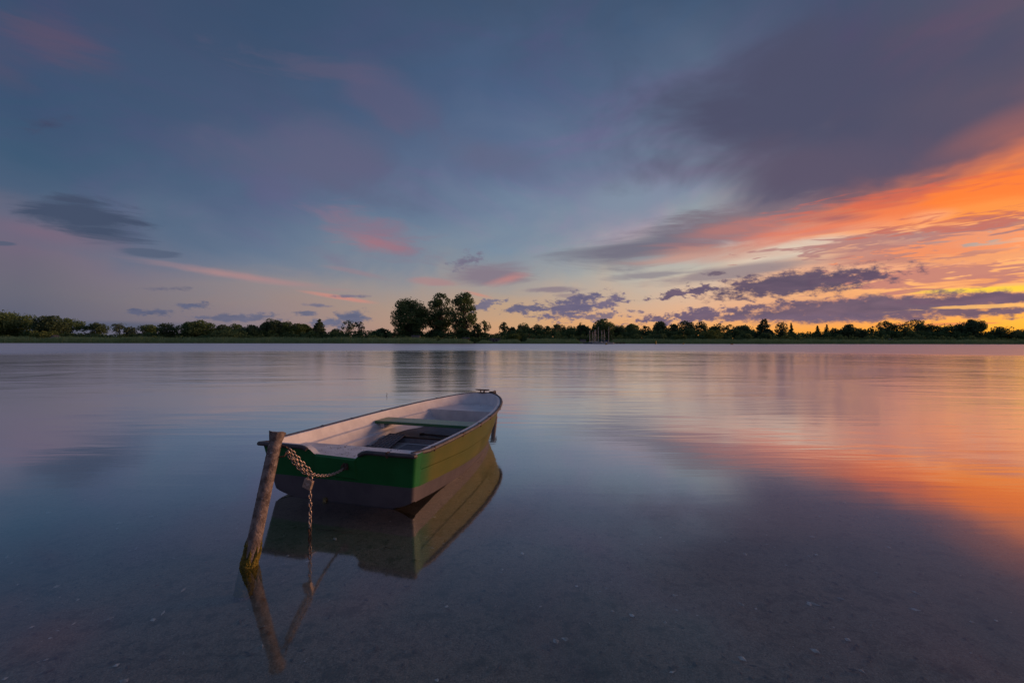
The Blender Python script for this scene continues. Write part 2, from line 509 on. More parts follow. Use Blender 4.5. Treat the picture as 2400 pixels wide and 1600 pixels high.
def build_ground():
    xs = axis(7.0, 0.08, 1500.0)
    ys = list(np.arange(-2, 9, 0.08))
    y, st = 9.0, 0.08
    while y < 2500:
        st = min(st * 1.10, 40 if y > 300 else 3.0)
        y += st
        ys.append(y)
    ys = [-700, -200, -60, -25, -12, -8, -5, -3.5, -2.6] + ys
    ys = np.array(ys)
    Xg, Yg = np.meshgrid(xs, ys)
    Ds = shore(np.clip(Xg, -500, 500))
    near = np.interp(Yg, [-20, -7, -3, 0, 3, 6.5, 12, 60, 150], [1.0, 0.35, -0.02, -0.13, -0.16, -0.19, -0.5, -2.2, -2.5])
    far = np.interp(Yg - Ds, [-60, -12, -1.0, 1.0, 12, 60], [-2.5, -1.2, -0.15, 0.12, 0.7, 1.0])
    Z = np.where(Yg < 100, near, far)
    amp = np.clip((10 - np.abs(Yg - 3)) / 6, 0, 1) * np.clip((12 - np.abs(Xg)) / 4, 0, 1)
    Z += amp * (0.010 * np.sin(Xg * 3.1 + np.sin(Yg * 2.3) * 1.7) * np.sin(Yg * 4.1 + Xg) + 0.006 * np.sin(Xg * 9 + Yg * 5) * np.sin(Yg * 11 - Xg * 4) + 0.003 * rng.standard_normal(Z.shape))
    nx, ny = len(xs), len(ys)
    v = np.stack([Xg, Yg, Z], -1).reshape(-1, 3)
    i = np.arange(ny - 1)[:, None] * nx + np.arange(nx - 1)[None, :]
    f = np.stack([i, i + 1, i + 1 + nx, i + nx], -1).reshape(-1, 4)
    m = bpy.data.materials.new('sandy_lakebed')
    m.use_nodes = True
    n = NT(m.node_tree)
    b = n.n['Principled BSDF']
    b.inputs['Roughness'].default_value = 0.9
    b.inputs['Specular IOR Level'].default_value = 0.1
    g = n.new('ShaderNodeNewGeometry')
    P = g.outputs['Position']
    grain = n.noise(P, 130, 3, 0.7)
    grit = n.noise(P, 30, 5, 0.75)
    patch = n.noise(P, 10.0, 7, 0.72)
    big = n.noise(P, 0.7, 4, 0.6)
    c = n.mix(n.maprange(grit, 0.3, 0.7), (0.175, 0.138, 0.098), (0.32, 0.258, 0.192))
    c = n.mix(n.maprange(grain, 0.42, 0.75), c, (0.46, 0.40, 0.32))
    c = n.mix(n.maprange(grain, 0.40, 0.22), c, (0.05, 0.042, 0.033))
    c = n.mix(n.maprange(patch, 0.50, 0.64, 0, .55), c, (0.075, 0.075, 0.05))
    c = n.mix(n.maprange(big, 0.42, 0.68, 0, .40), c, (0.13, 0.13, 0.095))
    # deeper water and the far land
    sp = n.new('ShaderNodeSeparateXYZ')
    n.l.new(P, sp.inputs[0])
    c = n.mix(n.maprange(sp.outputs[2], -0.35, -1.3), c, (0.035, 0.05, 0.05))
    c = n.mix(n.maprange(sp.outputs[2], 0.02, 0.12), c, (0.05, 0.065, 0.03))
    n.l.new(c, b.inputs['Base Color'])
    bp = n.new('ShaderNodeBump')
    bp.inputs['Strength'].default_value = 0.7
    bp.inputs['Distance'].default_value = 0.012
    n.l.new(n.math('MULTIPLY_ADD', grit, 1.0, patch), bp.inputs['Height'])
    n.l.new(bp.outputs[0], b.inputs['Normal'])
    me = bpy.data.meshes.new('lakebed')
    me.from_pydata([], [], [])
    me.vertices.add(len(v))
    me.vertices.foreach_set('co', v.ravel())
    me.loops.add(f.size)
    me.loops.foreach_set('vertex_index', f.ravel())
    me.polygons.add(len(f))
    me.polygons.foreach_set('loop_start', np.arange(0, f.size, 4))
    me.polygons.foreach_set('loop_total', np.full(len(f), 4))
    me.update(calc_edges=True)
    me.polygons.foreach_set('use_smooth', [True] * len(f))
    me.materials.append(m)
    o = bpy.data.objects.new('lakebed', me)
    COL.objects.link(o)
    tag(o, 'sandy lake bottom rising to the grassy far shore', None, None, 'structure')

    # water
    m = bpy.data.materials.new('lake_water')
    m.use_nodes = True
    n = NT(m.node_tree)
    n.n.remove(n.n['Principled BSDF'])
    out = n.n['Material Output']
    g = n.new('ShaderNodeNewGeometry')
    P = g.outputs['Position']
    sp = n.new('ShaderNodeSeparateXYZ')
    n.l.new(P, sp.inputs[0])
    y = sp.outputs[1]
    ln = n.new('ShaderNodeVectorMath', operation='LENGTH')
    n.l.new(P, ln.inputs[0])
    d = n.math('LOGARITHM', n.math('MAXIMUM', ln.outputs['Value'], 1.0), 10.0)      # 0.5 = 3 m, 1 = 10 m, 2 = 100 m
    gust = n.noise(n.mapping(P, scale=(0.006, 0.06, 1)), 1.0, 3, 0.5)
    dw = n.math('MULTIPLY_ADD', n.math('SUBTRACT', gust, 0.5), 0.35, d)
    rr = n.ramp(n.math('DIVIDE', dw, 3.0), [(0.0, (.05, .05, .05)), (0.25, (.075, .075, .075)), (0.33, (.12, .12, .12)), (0.42, (.14, .14, .14)), (0.56, (.12, .12, .12)), (0.585, (.16, .16, .16)), (0.615, (.36, .36, .36)), (1.0, (.45, .45, .45))])
    rp = n.noise(n.mapping(P, rot=(0, 0, R(13)), scale=(0.16, 1.5, 1)), 1.0, 3, 0.6, 0.4)
    rp2 = n.noise(n.mapping(P, loc=(4, 4, 0), rot=(0, 0, R(-14)), scale=(0.9, 4.2, 1)), 1.0, 2, 0.6, 0.5)
    bp = n.new('ShaderNodeBump')
    lull = n.maprange(n.noise(n.mapping(P, loc=(9, 2, 0), rot=(0, 0, R(20)), scale=(0.10, 0.22, 1)), 1.0, 3, 0.6, 0.6), 0.38, 0.62, 0.15, 1.35)
    n.l.new(n.math('MULTIPLY', n.math('MULTIPLY_ADD', rp2, 0.45, rp), lull), bp.inputs['Height'])
    n.l.new(n.ramp(n.math('DIVIDE', d, 3.0), [(0.0, (.01, .01, .01)), (0.22, (.02, .02, .02)), (0.30, (.10, .10, .10)), (0.42, (.26, .26, .26)), (0.56, (.50, .50, .50)), (1.0, (.50, .50, .50))]), bp.inputs['Strength'])
    bp.inputs['Distance'].default_value = 0.06
    gl = n.new('ShaderNodeBsdfAnisotropic', distribution='GGX')
    gl.inputs['Color'].default_value = (0.97, 0.97, 0.98, 1)
    n.l.new(rr, gl.inputs['Roughness'])
    n.l.new(bp.outputs[0], gl.inputs['Normal'])
    tr = n.new('ShaderNodeBsdfTransparent')
    tr.inputs['Color'].default_value = (0.95, 0.965, 0.94, 1)
    fr = n.new('ShaderNodeFresnel')
    n.l.new(n.math('MULTIPLY_ADD', g.outputs['Backfacing'], 1 / 1.33 - 1.33, 1.33), fr.inputs['IOR'])
    k = n.ramp(fr.outputs[0], [(0.0, (.03,) * 3), (0.056, (.16,) * 3), (0.097, (.28,) * 3), (0.137, (.40,) * 3), (0.205, (.64,) * 3), (0.35, (.88,) * 3), (0.6, (.98,) * 3), (1.0, (1.0,) * 3)])
    mx = n.new('ShaderNodeMixShader')
    n.l.new(k, mx.inputs[0])
    n.l.new(tr.outputs[0], mx.inputs[1])
    n.l.new(gl.outputs[0], mx.inputs[2])
    n.l.new(mx.outputs[0], out.inputs[0])
    xs = [-1500, -300, -60, -15, 0, 15, 60, 300, 1500]
    ys = [-8, 3, 10, 30, 80, 150, 260, 700]
    v = [(x, yy, 0) for yy in ys for x in xs]
    f = [(j * 9 + i, j * 9 + i + 1, (j + 1) * 9 + i + 1, (j + 1) * 9 + i) for j in range(len(ys) - 1) for i in range(8)]
    o = mesh_obj('water', v, f, m)
    tag(o, 'calm shallow lake water mirroring the sunset sky', None, None, 'structure')


build_ground()

# ------------------------------------------------------------------ rowing boat
BX, BY, HEAD = -1.353, 3.449, 17.0
M_GREEN = mat('green_gelcoat', (0.010, 0.13, 0.030), 0.5, (0.014, 0.17, 0.042), 3.0, 0.10, 60, coat=0.0, c3=(0.10, 0.14, 0.06), c3t=0.74, spec=0.4)
M_GREEN.node_tree.nodes['Principled BSDF'].inputs['IOR'].default_value = 1.45
M_SIDE = mat('green_gelcoat_painted_reflection', (0.095, 0.115, 0.020), 0.55, (0.150, 0.138, 0.026), 2.5, 0.10, 60, coat=0.0, c3=(0.16, 0.15, 0.06), c3t=0.74, spec=0.35, sc3=(1, .5, 1.5))  # gold sky reflection painted into the base colour of the hull side
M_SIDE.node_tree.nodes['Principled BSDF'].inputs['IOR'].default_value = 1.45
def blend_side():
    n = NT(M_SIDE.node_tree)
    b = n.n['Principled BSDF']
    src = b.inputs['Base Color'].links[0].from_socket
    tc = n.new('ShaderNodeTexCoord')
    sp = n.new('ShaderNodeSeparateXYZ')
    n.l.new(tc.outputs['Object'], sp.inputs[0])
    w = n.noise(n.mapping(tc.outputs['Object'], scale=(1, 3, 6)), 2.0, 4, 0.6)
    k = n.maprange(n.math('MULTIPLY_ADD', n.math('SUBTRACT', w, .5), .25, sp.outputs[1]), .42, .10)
    c = n.mix(k, src, (0.012, 0.135, 0.033))  # painted gold reflection gives way to plain green towards the stern
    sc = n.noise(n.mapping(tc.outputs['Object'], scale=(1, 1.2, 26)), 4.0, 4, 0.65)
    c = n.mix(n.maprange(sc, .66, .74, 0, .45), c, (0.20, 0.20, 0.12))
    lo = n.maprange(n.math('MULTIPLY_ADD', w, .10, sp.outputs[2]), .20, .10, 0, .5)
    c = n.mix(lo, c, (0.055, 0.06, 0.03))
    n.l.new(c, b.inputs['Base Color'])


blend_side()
M_BOTTOM = mat('antifouling_paint', (0.095, 0.082, 0.098), 0.55, (0.13, 0.11, 0.125), 5.0, 0.15, 40, coat=0.1, c3=(0.22, 0.20, 0.19), c3t=0.76, spec=0.6)
M_WHITE = mat('weathered_white_gelcoat', (0.78, 0.76, 0.77), 0.5, (0.66, 0.64, 0.66), 6.0, 0.25, 55, c3=(0.22, 0.19, 0.17), c3t=0.74)
M_BENCH = mat('dirty_white_bench', (0.76, 0.75, 0.78), 0.5, (0.56, 0.55, 0.58), 9.0, 0.2, 70, c3=(0.16, 0.13, 0.11), c3t=0.68)
M_RUBBER = mat('old_rubber', (0.045, 0.040, 0.048), 0.55, (0.09, 0.075, 0.08), 12, 0.4, 60, spec=0.6)
M_RUST = mat('rusty_iron', (0.13, 0.065, 0.04), 0.75, (0.05, 0.03, 0.025), 40, 0.6, 90)
M_STEEL = mat('galvanised_steel', (0.55, 0.46, 0.42), 0.42, (0.30, 0.20, 0.16), 60, 0.2, 90, metal=0.5)
M_DARK = mat('dark_mat_rubber', (0.12, 0.11, 0.125), 0.7, (0.075, 0.07, 0.08), 5, 0.4, 50)
M_DARK2 = mat('grey_mat_fabric', (0.24, 0.23, 0.255), 0.75, (0.17, 0.16, 0.18), 7, 0.5, 90)
M_BROWN = mat('brown_bar', (0.035, 0.022, 0.018), 0.5, (0.06, 0.035, 0.028), 10)

boat = empty('rowing_boat', (BX, BY, 0.0), 'green and white rowing boat moored in the shallow water between two posts', 'rowing boat', rz=-R(HEAD))

SE0 = 0.8
N1, N2 = 9, 30
SW = lambda s, pts: np.interp(s, [p[0] for p in pts], [p[1] for p in pts])
sheer = lambda s: SW(s, [(0, .432), (.6, .428), (1.2, .432), (2, .448), (2.7, .472), (3.24, .505)])


def line(s0, se, Bp, zp, off=0.0):
    """one lofted line from the transom to the stem; returns right side points (t, s, z)"""
    ss = list(np.linspace(s0, SE0, N1)[:-1]) + [SE0 + (se - SE0) * math.sin(a) for a in np.linspace(0, math.pi / 2, N2)]
    out = []
    for s in ss:
        e = 1.0 if s <= SE0 else math.sqrt(max(0, 1 - ((s - SE0) / (se - SE0)) ** 2))
        z = zp(s) if callable(zp) else SW(s, zp)
        out.append((SW(s, Bp) * e, s, z))
    return out


def rake(z):
    return 0.08 * (1 - z / 0.43)


CORNER = 0.035


def corner(t, tmax, z):
    e = (abs(t) - (tmax - CORNER)) / CORNER
    return rake(z) + (CORNER * (1 - math.sqrt(max(0, 1 - min(1, e) ** 2))) if e > 0 else 0.0)


ZP = [(0, .178), (.5, .135), (1, .10), (1.5, .075), (2, .052), (2.6, .035), (3, .035)]
L_keel = line(rake(0), 2.70, [(0, 0)], [(0, -.004), (.5, -.05), (1, -.085), (2, -.095), (2.5, -.06), (2.7, -.03)])
L_flat = line(rake(0), 2.72, [(0, .46), (1, .46), (2, .42), (2.7, .40)], [(0, 0), (.5, -.045), (1, -.075), (2, -.085), (2.5, -.05), (2.72, -.02)])
L_chine = line(.125, 2.86, [(0, .63), (.5, .607), (1, .596), (2, .57), (2.8, .52)], [(0, .062), (.5, .012), (1, -.012), (2, -.03), (2.6, -.01), (2.86, .015)])
L_paint = line(.120, 2.93, [(0, .650), (.6, .640), (1.2, .630), (2, .605), (2.9, .56)], ZP)
L_g1 = line(.115, 3.06, [(0, .664), (1, .655), (2, .640), (3, .62)], lambda s: SW(s, [(0, .300), (.5, .262), (1, .232), (2, .215), (3.1, .215)]))
L_g2 = line(.115, 3.07, [(0, .672), (1, .664), (2, .652), (3, .63)], lambda s: SW(s, [(0, .309), (.5, .272), (1, .243), (2, .227), (3.1, .227)]))
L_top = line(.11, 3.215, [(0, .688), (1, .690), (3, .69)], lambda s: sheer(s) - .022)
L_gun = line(.11, 3.235, [(0, .692), (1, .695), (3, .70)], lambda s: sheer(s))


def both(rows):
    """right rows + mirrored left rows, orientation outward"""
    mb = MB()
    mb.grid([[(p[0], p[1], p[2]) for p in r_] for r_ in rows])
    mb.grid([[(-p[0], p[1], p[2]) for p in r_] for r_ in rows[::-1]])
    return mb


both([L_keel, L_flat, L_chine, L_paint]).build('hull_bottom', M_BOTTOM, boat, 35)
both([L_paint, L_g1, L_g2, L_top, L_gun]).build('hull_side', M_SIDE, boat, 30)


# transom with the cut-out for an outboard
def cut(t):
    return SW(t, [(-.70, .432), (-.27, .432), (-.215, .405), (-.185, .378), (-.16, .370), (.155, .362), (.19, .368), (.225, .398), (.27, .424), (.30, .430), (.70, .432)])


QS = sorted(set([round(x, 4) for x in np.linspace(-1, 1, 41)] + [.96, .975, .985, .993, .998, -.96, -.975, -.985, -.993, -.998, -.39, -.31, -.27, -.23, .225, .27, .32, .39, .43]))
mb1, mb2, mb3 = MB(), MB(), MB()
rows_lo, rows_hi = [[], [], []], [[], [], [], []]
cap = [[], [], []]
for q in [-2] + QS + [2]:
    side = abs(q) == 2
    if side:                                   # short return along each side, under the end of the side panels
        sg = 1 if q > 0 else -1
        tb, tp, tt = sg * .6255, sg * .6485, sg * .6915
        zb, zp_, zt = .048, .168, .431
    else:
        tb, tp, tt = q * .63, q * .650, q * .692
        zb = SW(abs(tb), [(0, -.004), (.46, 0), (.56, .03), (.63, .062)])
        zp_, zt = .178, cut(tt)
    for r_, (t, z, tm) in zip(rows_lo, ((tb, zb, .63), ((tb + tp) / 2, (zb + zp_) / 2, .64), (tp, zp_, .65))):
        r_.append((t, .135 if side else corner(t, tm, z), z))
    for r_, k in zip(rows_hi, (0, .33, .7, 1)):
        z = zp_ + (zt - zp_) * k
        t = tp + (tt - tp) * k
        r_.append((t, .135 if side else corner(t, .65 + .042 * k, z), z))
    s_o = .135 if side else corner(tt, .692, zt)
    cap[0].append((tt, s_o, zt))
    cap[1].append((tt * .94, max(.05, s_o), zt + .002))
    cap[2].append((tt * .91, max(.055, s_o), .30))
mb1.grid(rows_lo[::-1]).build('transom_bottom', M_BOTTOM, boat, 35)
mb2.grid(rows_hi[::-1]).build('transom', M_GREEN, boat, 35)
mb3.grid(cap[::-1]).build('transom_cap', M_WHITE, boat, 40)
# raised motor pad on the transom
pad = MB()
pr = [[], []]
zz = [.215, .225, .335, .345]
P4 = [(-.19, .222), (.175, .208), (.182, .355), (-.165, .365)]
front = [(t, rake(z) - .014, z) for t, z in P4]
back = [(t + (0.012 if t > 0 else -0.012), rake(z) + .004, z + (0.012 if z > .3 else -0.012)) for t, z in P4]
pad.add(front + back, [(0, 1, 2, 3), (4, 5, 1, 0), (5, 6, 2, 1), (6, 7, 3, 2), (7, 4, 0, 3)]).build('motor_pad', M_GREEN, boat, bevel=.004)

# inner shell
LN = [
    line(.05, 3.19, [(0, .650), (1, .655), (3, .66)], lambda s: sheer(s) + .004),
    line(.05, 3.18, [(0, .643), (1, .648), (3, .652)], lambda s: sheer(s) - .014),
    line(.10, 3.085, [(0, .618), (1, .620), (3, .605)], lambda s: .335 + .02 * s / 3),
    line(.10, 3.06, [(0, .585), (1, .585), (3, .575)], lambda s: .326 + .02 * s / 3),
    line(.10, 3.00, [(0, .560), (1, .556), (3, .54)], lambda s: .243 + .03 * s / 3),
    line(.10, 2.97, [(0, .522), (1, .518), (3, .505)], lambda s: .232 + .03 * s / 3),
    line(.10, 2.90, [(0, .50), (1, .485), (3, .47)], lambda s: SW(s, [(0, .135), (1.44, .14), (1.5, .20), (3, .20)])),
    line(.10, 2.88, [(0, .0)], lambda s: SW(s, [(0, .130), (1.44, .135), (1.5, .197), (3, .197)])),
]
both([l for l in LN[::-1]]).build('inner_shell', M_WHITE, boat, 40)
# flat white flange between rubber and inner shell
both([LN[0], [(p[0], p[1], p[2] + .002) for p in L_gun]]).build('gunwale_flange', M_WHITE, boat, 30)


def inner_half(s, z):
    zs, ts = [], []
    for l in LN:
        a = np.array(l)
        zs.append(np.interp(s, a[:, 1], a[:, 2]))
        ts.append(np.interp(s, a[:, 1], a[:, 0]) if s < a[-1, 1] else 0.0)
    return float(np.interp(z, zs[::-1], ts[::-1]))


# benches
def bench(name, s0, s1, z, m, face, floor, back=False, slope=0.0):
    ss = np.linspace(s0, s1, 14)
    mb = MB()
    top = [[(inner_half(s, z) + .012) * k for k in (-1, -.5, 0, .5, 1)] for s in ss]
    mb.grid([[(t, s, z) for t in r_] for s, r_ in zip(ss, top)])
    sf = s1 if face == 'front' else s0
    dz = np.linspace(z, floor, 7)
    sg = 1 if face == 'front' else -1
    rows = [[((inner_half(sf, zz_) + .012) * k, sf + sg * (-.0 + slope * (z - zz_)), zz_) for k in (-1, -.5, 0, .5, 1)] for zz_ in dz]
    if face == 'front':
        rows = rows
    else:
        rows = rows[::-1]
    mb.grid([r_ for r_ in rows][::-1] if face != 'front' else rows[::-1])
    return mb.build(name, m, boat, bevel=.006)


bench('stern_bench', .04, .42, .352, M_BENCH, 'front', .13)
bench('bow_bench', 2.40, 3.02, .372, M_WHITE, 'back', .19)
M_PLANK = mat('green_painted_plank', (0.010, 0.13, 0.05), 0.35, (0.02, 0.16, 0.07), 6, 0.25, 40, coat=0.3, c3=(0.16, 0.22, 0.15), c3t=0.60, sc3=(.5, 3, 1))
th = MB()
w_ = inner_half(1.54, .36) + .02
th.box((0, 1.555, .360), (2 * w_ - .03, .255, .030))
th.build('thwart', M_PLANK, boat, bevel=.005)
for sx in (-1, 1):
    MB().box((sx * (w_ - .07), 1.545, .316), (.09, .17, .055), rz=0).build('thwart_bracket', M_WHITE, boat, bevel=.012)

# rubber rail round the gunwale
def rail_pts():
    right = [(p[0] + .008, p[1], p[2] - .006) for p in L_gun]
    # rounded stern corner
    pr_ = []
    for a in np.linspace(90, 0, 7):
        pr_.append((.692 + .008 - .055 + .055 * math.cos(R(90 - a)) * 1.0, -.010 + .055 - .055 * math.sin(R(a)) * 1.0, .427))
    tr = [(t, rake(cut(t)) - .014, cut(t) - .004) for t in (.235, .25, .27, .30, .36, .45, .55, .63)]
    r_side = tr + pr_[0:] + right[1:]
    left = [(-p[0], p[1], p[2]) for p in right[::-1]][1:-1]
    pl = [(-p[0], p[1], p[2]) for p in pr_[::-1]]
    tl = [(t, rake(cut(t)) - .014, cut(t) - .004) for t in (-.63, -.55, -.45, -.38, -.33, -.29, -.26, -.235)]
    return r_side + left + pl + tl


RAIL = rail_pts()
MB().tube(RAIL, .0165, 10, flat=1.15).build('rubber_rail', M_RUBBER, boat, 60)
arr = np.array(RAIL)
cl = np.concatenate([[0], np.cumsum(np.linalg.norm(np.diff(arr, axis=0), axis=1))])


def on_rail(d):
    i = min(max(int(np.searchsorted(cl, d)) - 1, 0), len(arr) - 2)
    k = (d - cl[i]) / (cl[i + 1] - cl[i])
    p = arr[i] * (1 - k) + arr[i + 1] * k
    t = arr[i + 1] - arr[i]
    return p, math.atan2(t[1], t[0])


clip_me = None
dd = .25
while dd < cl[-1] - .1:
    p, a = on_rail(dd)
    if clip_me is None:
        o = MB().box((0, 0, 0), (.026, .040, .037)).box((0, -.010, -.020), (.018, .012, .014)).build('rail_clip', M_RUST, boat, bevel=.004)
        clip_me = o
    else:
        o = clip_me.copy()
        COL.objects.link(o)
    o.parent = boat
    o.location = p
    o.rotation_euler = (0, rnd.uniform(-.2, .2), a)
    o.scale = (rnd.uniform(.5, 1.1), .93, rnd.uniform(.85, .97))
    dd += rnd.uniform(.35, .75)

# chipped lip of the cut-out, bow cleat, stem eye
cle = MB()
cle.tube([(-.105, 3.19, .553), (-.06, 3.19, .550), (.06, 3.19, .550), (.105, 3.19, .553)], [.007, .010, .010, .007], 8)
cle.tube([(-.027, 3.19, .508), (-.027, 3.19, .55)], .009, 8).tube([(.027, 3.19, .508), (.027, 3.19, .55)], .009, 8)
cle.box((0, 3.19, .511), (.10, .035, .008))
o = cle.build('bow_cleat', M_RUST, boat, 50)
# drain plug and grime tuft at the waterline of the transom
MB().tube([(-.13, .058, .012), (-.13, .08, .012)], .016, 10).build('drain_plug', mat('brass', (.35, .24, .08), .5, (.1, .1, .05), 30), boat, 40)
# eye bolt on the motor pad
eb = MB()
eb.tube([(.105, rake(.30) + .01, .305), (.105, rake(.30) - .030, .305)], .010, 8)
eb.tube([(.105 + .020 * math.cos(a), rake(.3) - .040 + .012 * math.sin(a), .305 + .020 * math.sin(a)) for a in np.linspace(0, 2 * math.pi, 15)[:-1]], .0055, 6, closed=True)
eb.box((.105, rake(.3) - .018, .305), (.045, .006, .05))
eb.build('stern_eye', M_RUST, boat, 50)


def in_boat(t, s, z):
    h = R(HEAD)
    return Vector((BX + t * math.cos(h) + s * math.sin(h), BY - t * math.sin(h) + s * math.cos(h), z))


def boat_item(name, label, cat):
    return empty(name, (BX, BY, 0), label, cat, rz=-R(HEAD))


# things lying inside
def sheet(name, pts, th_, m, label, cat, wav=.004, par=None):
    """flat soft sheet from four corners (t, s, z), bilinear with waves"""
    a, b, c, d = [np.array(p, float) for p in pts]
    N = 14
    mb = MB()
    top, bot = [], []
    for i in range(N + 1):
        r1, r2 = [], []
        for j in range(N + 1):
            u, v = i / N, j / N
            p = a * (1 - u) * (1 - v) + b * u * (1 - v) + c * u * v + d * (1 - u) * v
            w = wav * (math.sin(p[0] * 17 + p[1] * 5) + math.sin(p[1] * 13 - p[0] * 7 + 1))
            r1.append((p[0], p[1], p[2] + w + wav * 2 + th_))
            r2.append((p[0], p[1], p[2] + w + wav * 2))
        top.append(r1)
        bot.append(r2)
    mb.grid(top)
    mb.grid([r_[::-1] for r_ in bot])
    mb.grid([bot[0], top[0]])
    mb.grid([top[-1], bot[-1]])
    mb.grid([[r_[0] for r_ in top], [r_[0] for r_ in bot]])
    mb.grid([[r_[-1] for r_ in bot], [r_[-1] for r_ in top]])
    o = mb.build(name, m, par, 60)
    if par is None:
        o.location = (BX, BY, 0)
        o.rotation_euler = (0, 0, -R(HEAD))
        tag(o, label, cat)
    return o


sheet('floor_mat', [(-.17, .44, .14), (.46, .44, .14), (.46, 1.40, .142), (-.17, 1.40, .142)], .006, M_DARK2, 'dark grey floor mat behind the stern bench of the boat', 'mat', .002)
sheet('floor_mat', [(-.47, .44, .146), (-.19, .44, .146), (-.24, 1.14, .148), (-.47, 1.12, .17)], .008, M_DARK, 'black rubber mat curled up against the boat side', 'mat', .006)
sheet('floor_mat', [(-.44, 1.50, .202), (.44, 1.50, .202), (.30, 2.38, .20), (-.30, 2.38, .20)], .006, M_DARK, 'large dark mat covering the boat floor ahead of the plank seat', 'mat', .004)
gm = boat_item('grid_mat', 'dark waffle pattern mat leaning on the floor step in the boat', 'mat')
sheet('panel', [(-.43, 1.10, .165), (-.20, 1.06, .165), (-.24, 1.47, .222), (-.43, 1.47, .222)], .008, M_DARK, None, None, .001, gm)
gb = MB()
for i in range(9):
    u = i / 8
    p0 = np.array((-.43, 1.10, .178)) * (1 - u) + np.array((-.43, 1.47, .235)) * u
    p1 = np.array((-.20, 1.06, .178)) * (1 - u) + np.array((-.24, 1.47, .235)) * u
    gb.tube([p0, p1], .005, 5)
for j in range(6):
    v = j / 5
    p0 = np.array((-.43, 1.10, .178)) * (1 - v) + np.array((-.20, 1.06, .178)) * v
    p1 = np.array((-.43, 1.47, .235)) * (1 - v) + np.array((-.24, 1.47, .235)) * v
    gb.tube([p0, p1], .005, 5)
gb.build('waffle_ribs', M_DARK2, gm)
MB().box((0, 1.455, .212), (.92, .035, .022)).build('floor_step_edge', M_BROWN, boat, bevel=.004)
MB().box((0, 1.437, .170), (.94, .012, .068)).build('floor_step_face', M_DARK2, boat)
bh = MB().tube([(-.10, 1.60, .225), (.0, 1.585, .226), (.46, 1.52, .232)], [.008, .008, .008], 8)
bh.box((-.115, 1.605, .228), (.05, .05, .022), rz=.5)
o = bh.build('paddle', M_BROWN, None, 50)
o.location = (BX, BY, 0)
o.rotation_euler = (0, 0, -R(HEAD))
tag(o, 'thin black rod with a knob lying along the floor step of the boat', 'paddle')
o = MB().tube([(-.46, 1.42, .16), (-.455, 1.35, .20), (-.44, 1.28, .20), (-.44, 1.20, .165), (-.40, 1.10, .152)], [.010, .012, .012, .010, .008], 8).build('strap', mat('rusty_orange_strap', (.16, .07, .035), .7, (.05, .03, .02), 20), None, 60)
o.location = (BX, BY, 0)
o.rotation_euler = (0, 0, -R(HEAD))
tag(o, 'short brown strap end lying beside the waffle pattern mat in the boat', 'strap')

# leaf litter on the benches
lv, lf = [], []
def litter(n_, s0, s1, t0, t1, z, size):
    for _ in range(n_):
        s, t = rnd.uniform(s0, s1), rnd.uniform(t0, t1)
        if abs(t) > inner_half(s, z) - .02:
            continue
        a, L = rnd.uniform(0, 6.28), rnd.uniform(*size)
        w = L * rnd.uniform(.25, .5)
        k = len(lv)
        c_, s_ = math.cos(a), math.sin(a)
        for x, y_, h in ((-L, 0, .001), (0, -w, .004), (L, 0, .002), (0, w, .005)):
            lv.append((t + x * c_ - y_ * s_, s + x * s_ + y_ * c_, z + h))
        lf.append((k, k + 1, k + 2, k + 3))
litter(90, .08, .40, -.32, .35, .356, (.003, .011))
litter(60, .06, .40, -.60, .60, .356, (.002, .006))
litter(24, 2.8, 3.0, -.2, .2, .376, (.003, .009))
litter(60, .6, 2.3, -.4, .4, .212, (.003, .008))
o = mesh_obj('leaf_litter', lv, lf, mat('dead_leaves', (.06, .035, .02), .8, (.12, .08, .04), 50))
o.location = (BX, BY, 0)
o.rotation_euler = (0, 0, -R(HEAD))
tag(o, 'small dry leaves and dirt scattered over the white boat benches', 'leaves', None, 'stuff')


# ------------------------------------------------------------------ posts, chain, padlock
def post(base, top, r0, r1, n=28, rows=60, moss=0.0, seed=1, flare=True):
    rr_ = np.random.default_rng(seed)
    base, top = Vector(base), Vector(top)
    ax = (top - base).normalized()
    a = ax.cross(Vector((0, 1, 0))).normalized()
    b = ax.cross(a).normalized()
    mb = MB()
    rows_ = []
    L = (top - base).length
    for i in range(rows + 1):
        k = i / rows
        r = r0 + (r1 - r0) * k
        if flare and k > .93:
            r += .014 * ((k - .93) / .07) ** 1.5
        ring = []
        for j in range(n):
            w = 2 * math.pi * j / n
            rad = r * (1 + .012 * math.sin(3 * w + k * 9) + .006 * rr_.standard_normal())
            ring.append(base + ax * (L * k + (.004 * math.sin(w * 3) if i == rows else 0)) + a * math.cos(w) * rad + b * math.sin(w) * rad)
        ring.append(ring[0])
        rows_.append(ring)
    mb.grid(rows_)
    inner = []
    for dr, dk in ((-.006, .0), (-.009, -.03), (-.012, -.10)):
        ring = [base + ax * (L + dk) + a * math.cos(2 * math.pi * j / n) * (r1 + .010 + dr) + b * math.sin(2 * math.pi * j / n) * (r1 + .010 + dr) for j in range(n)]
        ring.append(ring[0])
        inner.append(ring)
    mb.grid([rows_[-1]] + inner)
    k = len(mb.v)
    mb.v += [tuple(p) for p in inner[-1][:-1]]
    mb.f.append(tuple(range(k, k + n)))
    return mb, base, ax, a, b, L


